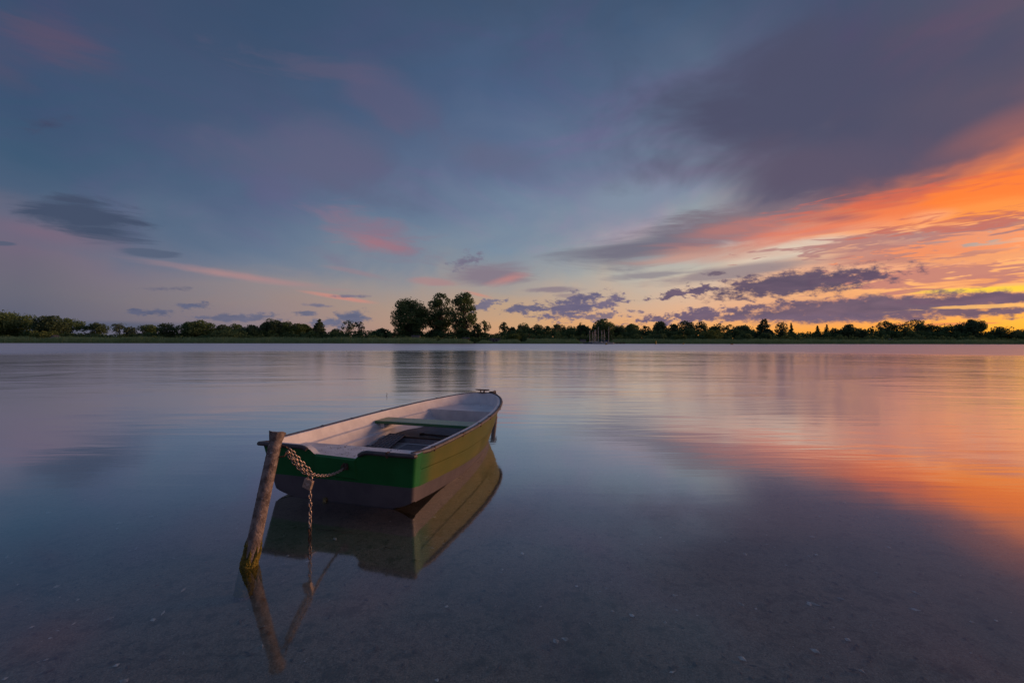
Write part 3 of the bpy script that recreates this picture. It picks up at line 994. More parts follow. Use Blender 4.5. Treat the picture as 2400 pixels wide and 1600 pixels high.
M_POST = mat('rusted_pipe', (0.33, 0.26, 0.235), 0.8, (0.12, 0.09, 0.08), 22.0, 0.9, 60, c3=(0.56, 0.52, 0.52), c3t=0.60, spec=.35)
M_MOSS = mat('wet_moss', (0.08, 0.07, 0.015), 0.9, (0.26, 0.19, 0.02), 45, 1.0, 120)
fp = empty('mooring_post', (-1.454, 2.543, 0), 'leaning rusty steel pipe post with flared top beside the green transom', 'mooring post')
bpos = Vector((-1.454 - .022, 2.543 - .07, -.20))
tpos = Vector((-1.400, 2.72, .704))
mb, b0, ax, a_, b_, L_ = post(bpos, tpos, .0395, .0345, rows=80)
INV = Matrix.Translation((1.454, -2.543, 0))


def loc_build(mb, name, m, parent, origin, smooth=None):
    ox = Vector(origin)
    mb.v = [tuple(Vector(p) - ox) for p in mb.v]
    return mb.build(name, m, parent, smooth)


O1 = (-1.454, 2.543, 0)
loc_build(mb, 'pipe', M_POST, fp, O1, 60)
# moss sleeve: lumpy skin round the foot of the post
rm = np.random.default_rng(8)
mb = MB()
rows_ = []
n = 48
for i in range(60):
    k = i / 59
    h = .06 + k * .30
    fade = min(1, (1 - k) * 5) * (1.0 if k > .1 else 1.0)
    ring = []
    for j in range(n):
        w = 2 * math.pi * j / n
        lim = .78 + .22 * math.sin(w * 3 + 1) * math.sin(w * 5)
        f_ = 1.0 if k < lim - .12 else max(0, (lim - k) / .12)
        rad = .0395 - .0015 * k + (-.0016 if f_ <= 0 else f_ * (.0045 + .004 * abs(rm.standard_normal()) * .6 + .002 * math.sin(w * 7 + k * 20)))
        ring.append(b0 + ax * h + a_ * math.cos(w) * rad + b_ * math.sin(w) * rad)
    ring.append(ring[0])
    rows_.append(ring)
mb.grid(rows_)
loc_build(mb, 'moss', M_MOSS, fp, O1)
# staple eye welded on the post
right = Vector((1, 0, 0))


def on_post(z, dx=0.0, dy=0.0):
    k = (z - b0.z) / ax.z
    p = b0 + ax * k
    return Vector((p.x + dx, p.y + dy, z))


RING = Vector((-1.362, 2.775, .583))
mb = MB()
p_up, p_lo = on_post(.630, .02, .01), on_post(.560, .02, .01)
mb.tube([p_up, p_up + Vector((.04, .0, -.012)), RING + Vector((-.005, 0, .012)), RING + Vector((.004, 0, 0)), RING + Vector((-.010, 0, -.014)), p_lo + Vector((.045, 0, .006)), p_lo], .0048, 8)
loc_build(mb, 'staple_eye', M_RUST, fp, O1, 60)


# chain link mesh
def link_mesh(Lk, Wk, r):
    mb = MB()
    pts = []
    hl, hw = Lk / 2 - Wk / 2, Wk / 2 - r
    for a in np.linspace(-90, 90, 6):
        pts.append((hl + hw * math.cos(R(a)), hw * math.sin(R(a)), 0))
    for a in np.linspace(90, 270, 6):
        pts.append((-hl + hw * math.cos(R(a)), hw * math.sin(R(a)), 0))
    mb.tube(pts, r, 6, closed=True)
    me = bpy.data.meshes.new('link')
    me.from_pydata(mb.v, [], mb.f)
    me.polygons.foreach_set('use_smooth', [True] * len(me.polygons))
    return me


LINK = link_mesh(.037, .0245, .0042)
LINK.materials.append(M_STEEL)
LINK_R = link_mesh(.037, .0245, .0044)
LINK_R.materials.append(M_RUST)


def sagpath(p, q, sag, n=60):
    p, q = Vector(p), Vector(q)
    return [p.lerp(q, i / n) - Vector((0, 0, sag * 4 * (i / n) * (1 - i / n))) for i in range(n + 1)]


def run_links(path, parent, origin, pitch=.0270, me=None, roll0=0.0, rusty=None, lab=None):
    pts = np.array([tuple(p) for p in path])
    c = np.concatenate([[0], np.cumsum(np.linalg.norm(np.diff(pts, axis=0), axis=1))])
    nL = max(2, int(c[-1] / pitch))
    for i in range(nL):
        d = (i + .5) * c[-1] / nL
        p = Vector([np.interp(d, c, pts[:, k]) for k in range(3)])
        p2 = Vector([np.interp(min(d + .004, c[-1]), c, pts[:, k]) for k in range(3)])
        p1 = Vector([np.interp(max(d - .004, 0), c, pts[:, k]) for k in range(3)])
        t = (p2 - p1).normalized()
        q = t.to_track_quat('X', 'Z').to_matrix().to_4x4()
        M = Matrix.Translation(p - Vector(origin)) @ q @ Matrix.Rotation((i % 2) * math.pi / 2 + roll0 + rnd.uniform(-.25, .25), 4, 'X')
        m_ = me or LINK
        if rusty and rusty(p):
            m_ = LINK_R
        o = bpy.data.objects.new('link', m_)
        COL.objects.link(o)
        o.parent = parent
        o.matrix_local = M


PL = Vector((-1.297, 2.925, .392))           # where the strands meet above the padlock
ch1 = empty('mooring_chain', RING, 'steel chain looped between the leaning post and the padlock', 'chain')
run_links(sagpath(RING + Vector((.006, 0, .010)), PL + Vector((.012, 0, .012)), .004), ch1, RING, roll0=.3)
run_links(sagpath(RING + Vector((.002, -.01, .0)), PL + Vector((.0, -.01, .0)), .012), ch1, RING, roll0=.9)
run_links(sagpath(RING + Vector((-.012, 0, -.012)), PL + Vector((-.014, .0, -.004)), .020), ch1, RING, roll0=.1)
EYE = in_boat(.105, rake(.3) - .045, .292)
ch2 = empty('mooring_chain', EYE, 'short sagging chain from the padlock to the eye bolt on the green transom', 'chain')
run_links(sagpath(PL + Vector((.006, 0, .002)), EYE, .028), ch2, EYE, roll0=.5)
ch3 = empty('mooring_chain', PL, 'chain hanging straight down from the padlock into the water, rusty at its end', 'chain')
run_links([PL + Vector((0, .0, -.075)), PL + Vector((0.001, 0, -.25)), Vector((PL.x - .002, PL.y, -.10)), Vector((PL.x - .004, PL.y, -.17))], ch3, PL, roll0=.8, rusty=lambda p: p.z < .055 + rnd.uniform(-.02, .02))
# padlock
pk = empty('padlock', PL + Vector((-.002, -.012, -.045)), 'old square steel padlock joining the chains beside the green transom', 'padlock', rz=-.3)
pk.rotation_euler = (0, .33, -.25)
o = MB().box((0, 0, -.016), (.060, .024, .060)).build('body', mat('worn_brass_body', (.55, .42, .35), .5, (.38, .28, .22), 40, .2, 90, metal=.35), pk, bevel=.003)
MB().box((0, -.0125, -.018), (.040, .002, .038)).build('plate', M_STEEL, pk, bevel=.0008)
sh = [(-.016, 0, .004), (-.016, 0, .022)] + [(.016 * math.cos(R(a)), 0, .026 + .016 * math.sin(R(a))) for a in (165, 135, 105, 75, 45, 15)] + [(.016, 0, .022), (.016, 0, .004)]
MB().tube(sh, .0042, 8).build('shackle', M_STEEL, pk, 60)

# rear post with a chain turned round its head
rp_top = Vector((-.318, 7.50, .418))
rp_base = Vector((-.245, 7.44, -.30))
rpost = empty('mooring_post', (-.27, 7.45, 0), 'rusty mooring post behind the bow with a chain wound round its head', 'mooring post')
mb, b1, ax1, a1, b1_, L1 = post(rp_base, rp_top, .042, .036, rows=30, seed=4, flare=False)
loc_build(mb, 'pipe', M_POST, rpost, (-.27, 7.45, 0), 60)
ch4 = empty('mooring_chain', rp_top, 'rusty chain wound round the head of the post behind the bow', 'chain')
hel = []
for i in range(60):
    w = i / 59 * 2 * math.pi * 1.6
    hel.append(rp_top + Vector((.048 * math.cos(w), .048 * math.sin(w), -.006 - .018 * (i / 59) + .01 * math.sin(2 * w))))
run_links(hel, ch4, rp_top, me=LINK_R)
cl_w = in_boat(.02, 3.19, .53)
run_links(sagpath(rp_top + Vector((-.05, 0, -.01)), cl_w, .06), ch4, rp_top, me=LINK_R)
run_links([rp_top + Vector((.05, -.02, -.01)), rp_top + Vector((.058, -.025, -.05)), rp_top + Vector((.06, -.02, -.09))], ch4, rp_top, me=LINK_R)

# twig poking out of the water
tw = MB().tube([(-2.85, 10.30, -.05), (-2.84, 10.30, .0), (-2.825, 10.30, .04), (-2.835, 10.30, .075)], [.006, .006, .005, .003], 6)
o = loc_build(tw, 'twig', M_BROWN, None, (-2.84, 10.3, 0), 60)
o.location = (-2.84, 10.3, 0)
tag(o, 'tiny curved twig sticking out of open water beyond the boat', 'twig')

# shells, pebbles and weed crumbs on the bottom
def ground_z(x, y):
    return float(np.interp(y, [-3, 0, 3, 6.5, 12], [-0.02, -0.13, -0.16, -0.19, -0.5]))


def crumbs(name, n_, size, m, label, cat, spread=1.0, flat=.4, seed=3):
    rr_ = np.random.default_rng(seed)
    V, Fc = [], []
    for _ in range(n_):
        y = 1.5 + 6.5 * rr_.random() ** 1.3
        x = (rr_.random() * 2 - 1) * (1.2 * y + .4)
        s = size[0] + (size[1] - size[0]) * rr_.random() ** 3
        z = ground_z(x, y) + .010 + s * flat * .3
        k = len(V)
        a = rr_.random() * 6.28
        el = .5 + rr_.random()
        for p in ((1, 0, 0), (0, 1, 0), (-1, 0, 0), (0, -1, 0), (0, 0, 1), (0, 0, -1)):
            q = np.array(p) * (s * el, s / el, s * flat) * (.7 + .6 * rr_.random())
            V.append((x + q[0] * math.cos(a) - q[1] * math.sin(a), y + q[0] * math.sin(a) + q[1] * math.cos(a), z + q[2]))
        for i in range(4):
            Fc += [(k + i, k + (i + 1) % 4, k + 4), (k + (i + 1) % 4, k + i, k + 5)]
    o = mesh_obj(name, V, Fc, m)
    tag(o, label, cat, None, 'stuff')


crumbs('shells', 1000, (.003, .019), mat('bleached_shell', (.78, .75, .70), .6, (.30, .27, .22), 30), 'pale shell fragments scattered over the sandy lake bottom', 'shells', seed=3)
crumbs('pebbles', 5200, (.003, .014), mat('dark_pebble', (.09, .075, .06), .7, (.16, .12, .09), 20), 'small dark pebbles scattered over the sandy lake bottom', 'pebbles', seed=4)
crumbs('debris', 160, (.004, .009), mat('reddish_debris', (.28, .09, .05), .7, (.18, .10, .06), 20), 'reddish crumbs of debris scattered over the sandy lake bottom', 'debris', seed=6)

# ------------------------------------------------------------------ far shore: trees, reeds, houses, boats
def leaf_mat(name, c1, c2, tr=0.35):
    m = bpy.data.materials.new(name)
    m.use_nodes = True
    n = NT(m.node_tree)
    n.n.remove(n.n['Principled BSDF'])
    out = n.n['Material Output']
    g = n.new('ShaderNodeNewGeometry')
    f = n.maprange(n.noise(g.outputs['Position'], 0.35, 4, 0.6), 0.35, 0.65)
    c = n.mix(f, c1, c2)
    f2 = n.maprange(n.noise(g.outputs['Position'], 1.7, 2, 0.6), 0.35, 0.7, 0.0, 0.5)
    c = n.mix(f2, c, tuple(x * 0.45 for x in c1))
    d = n.new('ShaderNodeBsdfDiffuse')
    t = n.new('ShaderNodeBsdfTranslucent')
    n.l.new(c, d.inputs[0])
    n.l.new(c, t.inputs[0])
    mx = n.new('ShaderNodeMixShader')
    mx.inputs[0].default_value = tr
    n.l.new(d.outputs[0], mx.inputs[1])
    n.l.new(t.outputs[0], mx.inputs[2])
    n.l.new(mx.outputs[0], out.inputs[0])
    return m


LEAF = dict(
    green=leaf_mat('foliage_green', (0.144, 0.227, 0.109), (0.211, 0.306, 0.128)),
    dark=leaf_mat('foliage_dark', (0.106, 0.170, 0.096), (0.163, 0.238, 0.128)),
    yellow=leaf_mat('foliage_yellow_green', (0.193, 0.255, 0.079), (0.238, 0.299, 0.109)),
    grey=leaf_mat('foliage_grey_green', (0.182, 0.250, 0.179), (0.250, 0.330, 0.218)),
    pine=leaf_mat('needles', (0.086, 0.142, 0.096), (0.134, 0.198, 0.128)),
    bush=leaf_mat('bush_leaves', (0.125, 0.205, 0.096), (0.192, 0.295, 0.122)),
    reed=leaf_mat('reed_leaves', (0.312, 0.469, 0.224), (0.432, 0.582, 0.288), 0.3),
)
M_BARK = mat('bark', (0.07, 0.055, 0.045), 0.9, (0.12, 0.10, 0.085), 2)
M_BIRCH = mat('birch_bark', (0.45, 0.43, 0.40), 0.8, (0.12, 0.11, 0.10), 3)


def leaf_mesh(C, size, aspect=0.6, up=0.0):
    """C: (n,3) centres -> leaf clump quads (a kite each), random orientation"""
    k = len(C)
    d = rng.standard_normal((k, 3))
    d[:, 2] *= (1 - up)
    d /= np.linalg.norm(d, axis=1)[:, None] + 1e-9
    e = np.cross(d, rng.standard_normal((k, 3)))
    e /= np.linalg.norm(e, axis=1)[:, None] + 1e-9
    s = size * (0.55 + 0.9 * rng.random(k))[:, None]
    a, b = d * s, e * s * aspect
    V = np.stack([C - a, C - b * (0.6 + .5 * rng.random((k, 1))), C + a, C + b], 1).reshape(-1, 3)
    return V


def quads(name, V, m, parent=None):
    nf = len(V) // 4
    me = bpy.data.meshes.new(name)
    me.vertices.add(len(V))
    me.vertices.foreach_set('co', V.astype(np.float32).ravel())
    me.loops.add(nf * 4)
    me.loops.foreach_set('vertex_index', np.arange(nf * 4, dtype=np.int32))
    me.polygons.add(nf)
    me.polygons.foreach_set('loop_start', np.arange(0, nf * 4, 4, dtype=np.int32))
    me.polygons.foreach_set('loop_total', np.full(nf, 4, dtype=np.int32))
    me.update(calc_edges=True)
    me.materials.append(m)
    o = bpy.data.objects.new(name, me)
    COL.objects.link(o)
    o.parent = parent
    return o


def shell(c, r, n_, flat=1.0):
    p = rng.standard_normal((n_, 3))
    p /= np.linalg.norm(p, axis=1)[:, None]
    rad = (0.55 + 0.5 * rng.random(n_) ** 0.6)[:, None]
    return np.array(c) + p * rad * np.array([r, r, r * flat])


def tree(x0, x1, top, kind, leaf, label, D=None, cat='tree', base=None, dens=1.0):
    """x0, x1, top: extent of the crown in the photograph; D: depth of the trunk"""
    px = (x0 + x1) / 2
    Xa = (px - 1200) * 215 / F
    if D is None:
        D = float(shore(Xa)) + rnd.uniform(22, 34)
    X = (px - 1200) * D / F
    W = (x1 - x0) * D / F
    zt = HCAM + (hor(px) - top) * D / F
    g0 = .85
    H = zt - g0
    name = {'spruce': 'spruce_tree', 'pine': 'pine_tree', 'poplar': 'poplar_tree', 'birch': 'birch_tree', 'willow': 'willow_tree', 'snag': 'sparse_tree'}.get(kind, 'broadleaf_tree')
    t = empty(name, (X, D, g0), label, cat, 'trees along the far shore')
    size = 0.36
    limbs = MB()
    C = []
    wob = rnd.uniform(-.3, .3)
    if kind == 'spruce':
        limbs.tube([(0, 0, -.3), (0, 0, H * .5), (0, 0, H * .98)], [H * .018, H * .012, .04], 7)
        nl = int(16 + H)
        for i in range(nl):
            k = (i + .5) / nl
            z = H * (.10 + .90 * k)
            r = (W / 2) * (1 - k) ** .85 + .12
            nb = max(4, int(9 * (1 - k) + 3))
            for j in range(nb):
                a = rnd.uniform(0, 6.28)
                rj = r * rnd.uniform(.7, 1.08)
                m_ = max(4, int(rj * 14))
                q = rng.random(m_)
                pts = np.stack([np.cos(a) * rj * q, np.sin(a) * rj * q, z - .28 * rj * q], 1) + rng.standard_normal((m_, 3)) * .10
                C.append(pts)
        size = .32
    elif kind == 'pine':
        limbs.tube([(0, 0, -.3), (wob, 0, H * .5), (wob * .6, .1, H * .97)], [H * .022, H * .015, .05], 7)
        nl = 16
        for i in range(nl):
            k = i / (nl - 1)
            z = H * (.16 + .80 * k)
            r = (W / 2) * (1 - .80 * k ** 1.5) * rnd.uniform(.7, 1.05)
            for j in range(4):
                a = rnd.uniform(0, 6.28)
                c = (math.cos(a) * r * .6, math.sin(a) * r * .6, z)
                lr = max(.55, r * .42)
                C.append(shell(c, lr, int(34 * lr * lr * dens) + 10, .55))
                limbs.tube([(wob * k, 0, z - .4), c], [.07, .03], 5, caps=False)
        C.append(shell((wob * .6, 0, H * .96), .5, 20, 1.2))
        size = .34
    else:
        zb = {'poplar': .16, 'broad': .10, 'loose': .22, 'birch': .18, 'willow': .02, 'snag': .35}[kind] * H
        if base is not None:
            zb = base * H
        # trunk
        fork = H * .30
        tr_r = max(.10, H * .022)
        limbs.tube([(0, 0, -.4), (wob * .3, 0, fork * .5), (wob, 0, fork), (wob * 1.2, 0, H * .62), (wob, 0, H * .88)], [tr_r * 1.4, tr_r, tr_r * .8, tr_r * .45, tr_r * .15], 8)
        nlobe = {'poplar': 96, 'broad': 48, 'loose': 34, 'birch': 36, 'willow': 40, 'snag': 20}[kind]
        rl = {'poplar': .135, 'broad': .19, 'loose': .16, 'birch': .16, 'willow': .2, 'snag': .12}[kind]
        fill = {'poplar': .85, 'broad': 1.05, 'loose': .70, 'birch': .75, 'willow': 1.4, 'snag': .5}[kind] * dens
        cz, hz = (zb + H) / 2, (H - zb) / 2
        tries = 0
        made = 0
        while made < nlobe and tries < 4000:
            tries += 1
            p = np.array([rnd.uniform(-1, 1), rnd.uniform(-1, 1), rnd.uniform(-1, 1)])
            q = np.linalg.norm(p)
            if q > 1 or q < .42:
                continue
            # crowns: fuller above, drawn in below
            if p[2] < 0 and kind not in ('willow', 'broad') and abs(p[0]) > 1 + p[2] * .35:
                continue
            w = min(W, H * 1.2) * rl * rnd.uniform(.6, 1.2)
            ex, ez = max(.2, W / 2 - w * .45), max(.2, hz - w * .6)
            c = np.array([p[0] * ex + wob, p[1] * ex * .85, cz + p[2] * ez])
            C.append(shell(c, w, int(30 * w * w * fill / (size / .36) ** 2) + 12, .78))
            if rnd.random() < .8:
                z0 = max(fork * .6, c[2] - rnd.uniform(.25, .45) * H)
                mid = (c * np.array([.45, .45, 0])) + np.array([0, 0, (z0 + c[2]) / 2 + .02 * H])
                limbs.tube([(wob * .6, 0, z0), mid, c], [tr_r * .42, tr_r * .26, tr_r * .08], 5, caps=False)
            made += 1
        # twigs that break the outline
        k_ = int(nlobe * 4)
        p = rng.standard_normal((k_, 3))
        p /= np.linalg.norm(p, axis=1)[:, None]
        p[:, 2] = np.abs(p[:, 2]) * np.sign(rng.random(k_) - .25)
        tw_ = np.array([wob, 0, cz]) + p * np.array([W / 2, W / 2 * .85, hz]) * (.86 + .13 * rng.random((k_, 1)))
        C.append(tw_)
    C = np.concatenate(C)
    C = C[C[:, 2] > .1]
    limbs.build('trunk', M_BIRCH if kind == 'birch' else M_BARK, t, 60)
    quads('crown', leaf_mesh(C, size), LEAF[leaf], t)
    return t


T = [
    (-60, 72, 724, 'broad', 'green', 'tall dense tree cut by the frame edge above the left end of the reeds'),
    (84, 150, 738, 'broad', 'dark', 'broad dark round tree, first one fully in view from the left edge'),
    (138, 194, 744, 'loose', 'green', 'open crowned tree overlapping the broad dark round tree at the left'),
    (199, 252, 756, 'loose', 'dark', 'small round tree with sky holes standing alone on the left shore'),
    (260, 300, 756, 'snag', 'grey', 'thin feathery tree just after the small round tree with sky holes'),
    (292, 320, 765, 'loose', 'grey', 'low ragged tree leaning on the thin feathery tree'),
    (324, 368, 760, 'loose', 'green', 'small two-topped tree before the dense dome tree on the left shore'),
    (368, 414, 755, 'loose', 'dark', 'ragged tree touching the dense dome tree from the left'),
    (423, 500, 750, 'broad', 'green', 'dense dome-shaped tree, most compact on the left shore'),
    (500, 540, 761, 'broad', 'dark', 'low bushy tree directly after the dense dome-shaped tree'),
    (532, 572, 758, 'loose', 'green', 'feathery topped low tree above a rounded bush on the left shore'),
    (566, 616, 761, 'broad', 'dark', 'low wide tree before the high round dark tree'),
    (611, 662, 747, 'broad', 'dark', 'high round dark tree midway between dome tree and tall poplars'),
    (655, 695, 752, 'broad', 'green', 'shoulder tree joined to the high round dark tree'),
    (676, 732, 757, 'broad', 'yellow', 'yellowish green low wide tree left of the pointed feathery tree'),
    (726, 771, 748, 'pine', 'dark', 'pointed feathery dark tree beside the yellowish green one'),
    (774, 803, 769, 'broad', 'dark', 'small dark bushy tree between the pointed tree and the spiky one'),
    (800, 832, 748, 'snag', 'dark', 'spiky sparse tree with bare twigs, left of its twin'),
    (828, 856, 752, 'snag', 'dark', 'spiky sparse tree with thin stems, right of its twin'),
    (872, 920, 769, 'broad', 'dark', 'low bushy tree just before the tall poplar group'),
    (913, 1010, 695, 'poplar', 'green', 'wide leaning poplar, leftmost of the tall tree group', 226, 'tree', .04),
    (1000, 1064, 684, 'poplar', 'green', 'middle poplar of the tall tree group with rounded top', 231, 'tree', .05),
    (1052, 1119, 682, 'poplar', 'green', 'rightmost and highest poplar of the tall tree group', 226, 'tree', .05),
    (944, 990, 772, 'broad', 'dark', 'bushy low tree under the wide leaning poplar'),
    (1002, 1040, 770, 'broad', 'dark', 'dark low tree filling the foot of the middle poplar'),
    (1070, 1104, 772, 'broad', 'green', 'low rounded tree under the highest poplar above the red shed'),
    (1106, 1130, 757, 'broad', 'dark', 'dark low tree tucked against the highest poplar'),
    (1120, 1151, 750, 'snag', 'green', 'lacy small tree right of the highest poplar'),
    (1170, 1193, 754, 'loose', 'dark', 'small upright tree standing over the lakeside hut'),
    (1190, 1212, 765, 'broad', 'dark', 'low round tree between the small upright tree and the rounded trees'),
    (1210, 1242, 755, 'broad', 'green', 'rounded tree with tufted top left of the sailing boats'),
    (1242, 1276, 759, 'loose', 'dark', 'wide loose tree next to the tufted rounded tree'),
    (1272, 1294, 763, 'loose', 'dark', 'narrow dark tree squeezed between two wide ones left of the masts'),
    (1288, 1327, 758, 'loose', 'dark', 'broad topped open tree left of the dense hedge-like tree'),
    (1326, 1356, 763, 'broad', 'green', 'dense hedge-like tree left of the masts'),
    (1350, 1390, 760, 'broad', 'dark', 'dense dark tree directly behind the leftmost mast'),
    (1355, 1371, 755, 'snag', 'dark', 'thin pointed tree poking out above the dense trees by the masts'),
    (1388, 1442, 747, 'broad', 'green', 'big rounded tree rising behind the sailing boat masts'),
    (1434, 1470, 761, 'broad', 'dark', 'wide dark tree just right of the masts'),
    (1462, 1502, 758, 'broad', 'green', 'second dense tree right of the masts'),
    (1499, 1528, 763, 'snag', 'dark', 'see-through tree with glowing gaps right of the yellow post buoy'),
    (1528, 1566, 752, 'broad', 'dark', 'smooth domed tree right of the see-through one'),
    (1562, 1592, 758, 'broad', 'dark', 'middling tree left of the tall twin-topped tree'),
    (1588, 1630, 751, 'loose', 'dark', 'tall twin-topped tree above the yellow ball buoy'),
    (1628, 1660, 752, 'loose', 'dark', 'bristly tree standing close after the twin-topped one'),
    (1658, 1690, 764, 'broad', 'green', 'low green tree below the bristly tree'),
    (1668, 1700, 757, 'snag', 'dark', 'lacy tree above the low green tree'),
    (1698, 1722, 760, 'snag', 'dark', 'airy tree with orange sky showing through its crown'),
    (1718, 1768, 760, 'broad', 'dark', 'wide flat-topped tree left of the broad tall pine'),
    (1766, 1816, 747, 'pine', 'pine', 'broad tall pine, highest of the trees left of the spruces'),
    (1816, 1846, 754, 'loose', 'pine', 'narrow dark tree between the broad tall pine and the slim spruce'),
    (1843, 1866, 757, 'spruce', 'pine', 'slim spruce at the left end of the low gap in the tree line'),
    (1904, 1928, 763, 'spruce', 'pine', 'left of the two small spruces in the low gap'),
    (1926, 1949, 760, 'spruce', 'pine', 'right and taller of the two small spruces in the low gap'),
    (1946, 1968, 768, 'loose', 'dark', 'small round tree just after the taller small spruce'),
    (1970, 2010, 760, 'broad', 'dark', 'rounded dark tree after the two small spruces'),
    (2006, 2034, 768, 'broad', 'dark', 'low tree between the rounded dark tree and the birch grove'),
    (2034, 2054, 765, 'snag', 'dark', 'small airy tree left of the birch grove'),
    (2056, 2096, 751, 'birch', 'dark', 'first high tree of the birch grove with flat top'),
    (2090, 2128, 754, 'birch', 'dark', 'second tree of the birch grove, slightly lower'),
    (2124, 2172, 748, 'birch', 'dark', 'highest pale-stemmed birch of the grove'),
    (2164, 2198, 757, 'birch', 'dark', 'birch sloping down at the right end of the grove'),
    (2194, 2244, 759, 'loose', 'dark', 'wide loose tree between the birch grove and the big bushy tree'),
    (2236, 2272, 753, 'broad', 'dark', 'left half of the big bushy double tree near the right edge'),
    (2262, 2308, 747, 'broad', 'dark', 'right and taller half of the big bushy double tree near the right edge'),
    (2304, 2334, 776, 'loose', 'dark', 'very low tree in the bright gap near the right edge'),
    (2328, 2386, 764, 'loose', 'dark', 'umbrella-shaped tree against the brightest sky at the right edge'),
    (2376, 2440, 770, 'broad', 'dark', 'low dark tree cut by the right frame edge'),
    (-190, -70, 735, 'broad', 'green', 'broad tree outside the picture beyond the left frame edge'),
    (2450, 2540, 762, 'broad', 'dark', 'broad tree outside the picture beyond the right frame edge'),
]
for a in T:
    tree(*a)

# undergrowth: one continuous mass behind the reeds
VH = [(-400, 774), (0, 776), (80, 778), (200, 781), (250, 785), (300, 782), (330, 780), (420, 778), (500, 772), (545, 770), (600, 775), (700, 776), (775, 778), (860, 776), (900, 779), (1000, 780), (1110, 776), (1145, 781), (1168, 777), (1240, 772), (1300, 772), (1440, 771), (1500, 774), (1620, 772), (1720, 774), (1860, 780), (1890, 779), (1960, 778), (2040, 775), (2150, 777), (2240, 777), (2300, 782), (2400, 782), (2800, 778)]
C = []
px = -420.0
while px < 2820:
    Xa = (px - 1200) * 215 / F
    for row in range(3):
        D = float(shore(Xa)) + (9 if row == 0 else 16 + 7 * row) + rnd.uniform(-2, 2)
        x = (px + rnd.uniform(-6, 6) - 1200) * D / F
        zt = HCAM + (hor(px) - np.interp(px, [q[0] for q in VH], [q[1] for q in VH])) * D / F
        if row == 0:
            zt *= rnd.uniform(.45, .72)
        zt *= rnd.uniform(.78, 1.12)
        r = rnd.uniform(1.1, 2.0)
        z = max(.9, zt - r * .8)
        zz_ = z
        while zz_ > .5:
            C.append(shell((x + rnd.uniform(-.5, .5), D, zz_), r, int(26 * r * r), .8))
            zz_ -= r * 1.1
    px += 5.5
C = np.concatenate(C)
C = C[C[:, 2] > .3]
o = quads('undergrowth', leaf_mesh(C, .40), LEAF['bush'])
tag(o, 'low mass of shrubs growing under the trees behind the reeds', 'shrubs', None, 'stuff')

# a few shrubs of their own colour
SHR = [
    (498, 570, 776, 'green', 'rounded pale green bush right of the dense dome-shaped tree'),
    (80, 125, 770, 'yellow', 'olive bush at the foot of the broad dark round tree'),
    (1190, 1222, 780, 'yellow', 'bright green shrub beside the lakeside hut'),
    (1520, 1560, 780, 'green', 'pale green round shrub under the smooth domed tree'),
    (1575, 1612, 782, 'yellow', 'light green shrub left of the taller light green one'),
    (1636, 1690, 768, 'yellow', 'large light green shrub among the dark trees right of the masts'),
    (1735, 1762, 776, 'green', 'willow-like green shrub left of the broad tall pine'),
    (1785, 1812, 775, 'green', 'round green shrub at the foot of the broad tall pine'),
]
for x0, x1, top, lf_, lab in SHR:
    px = (x0 + x1) / 2
    Xa = (px - 1200) * 215 / F
    D = float(shore(Xa)) + 8.5
    W, zt = (x1 - x0) * D / F, HCAM + (hor(px) - top) * D / F
    sb = empty('shrub', ((px - 1200) * D / F, D, .6), lab, 'shrub', 'separate shrubs on the far shore')
    C = np.concatenate([shell((rnd.uniform(-.32, .32) * W, rnd.uniform(-.2, .2) * W, rnd.uniform(.25, .62) * (zt - .6)), rnd.uniform(.18, .27) * W, 150, .9) for _ in range(14)])
    C = C[C[:, 2] > 0]
    quads('foliage', leaf_mesh(C, .36), LEAF[lf_], sb)
    MB().tube([(0, 0, -.2), (.1, 0, (zt - .6) * .6)], [.12, .04], 6).build('stem', M_BARK, sb)


def reeds(name, pa, pb, dy, h, label, front=0.0):
    V = []
    xa, xb = (pa - 1200) * 208 / F, (pb - 1200) * 208 / F
    n_ = int((xb - xa) * 62)
    x = xa + (xb - xa) * rng.random(n_)
    edge = np.clip(np.minimum(x - xa, xb - x) / 2.5, 0.35, 1)
    dep = rng.random(n_) ** 1.5 * dy
    y = shore(x) - 1.2 + front + dep
    hh = h * edge * (0.86 + .10 * np.sin(x * .31) * np.sin(x * .083 + 2) + .10 * rng.standard_normal(n_)) + dep * .04
    w = .05 + .06 * rng.random(n_)
    lean = rng.standard_normal(n_) * .12
    z0 = np.full(n_, -.1)
    a = np.stack([x - w, y, z0], 1)
    b = np.stack([x + w, y + .02, z0], 1)
    c = np.stack([x + w * .6 + lean * hh * .5, y + .02, hh * .72], 1)
    d = np.stack([x + lean * hh, y, hh], 1)
    V = np.stack([a, b, c, d], 1).reshape(-1, 3)
    o = quads(name, V, LEAF['reed'])
    tag(o, label, 'reeds', None, 'stuff')


reeds('reed_bed', -420, 1036, 9, 2.75, 'long even belt of green reeds along the left half of the far shore')
reeds('reed_bed', 1028, 1112, 6, 2.35, 'short reed clump in front of the tall poplars', -2.5)
reeds('reed_bed', 1118, 1162, 4, 1.7, 'low patch of reeds before the lakeside hut')
reeds('reed_bed', 1160, 1226, 8, 2.2, 'dark reed patch between the hut and the next reed bank')
reeds('reed_bed', 1226, 1366, 8, 2.5, 'bank of reeds left of the sailing boats')
reeds('reed_bed', 1362, 1442, 3, .9, 'very short reeds behind the jetty and sailing boats', 2)
reeds('reed_bed', 1436, 2820, 9, 2.45, 'long belt of reeds along the right half of the far shore')

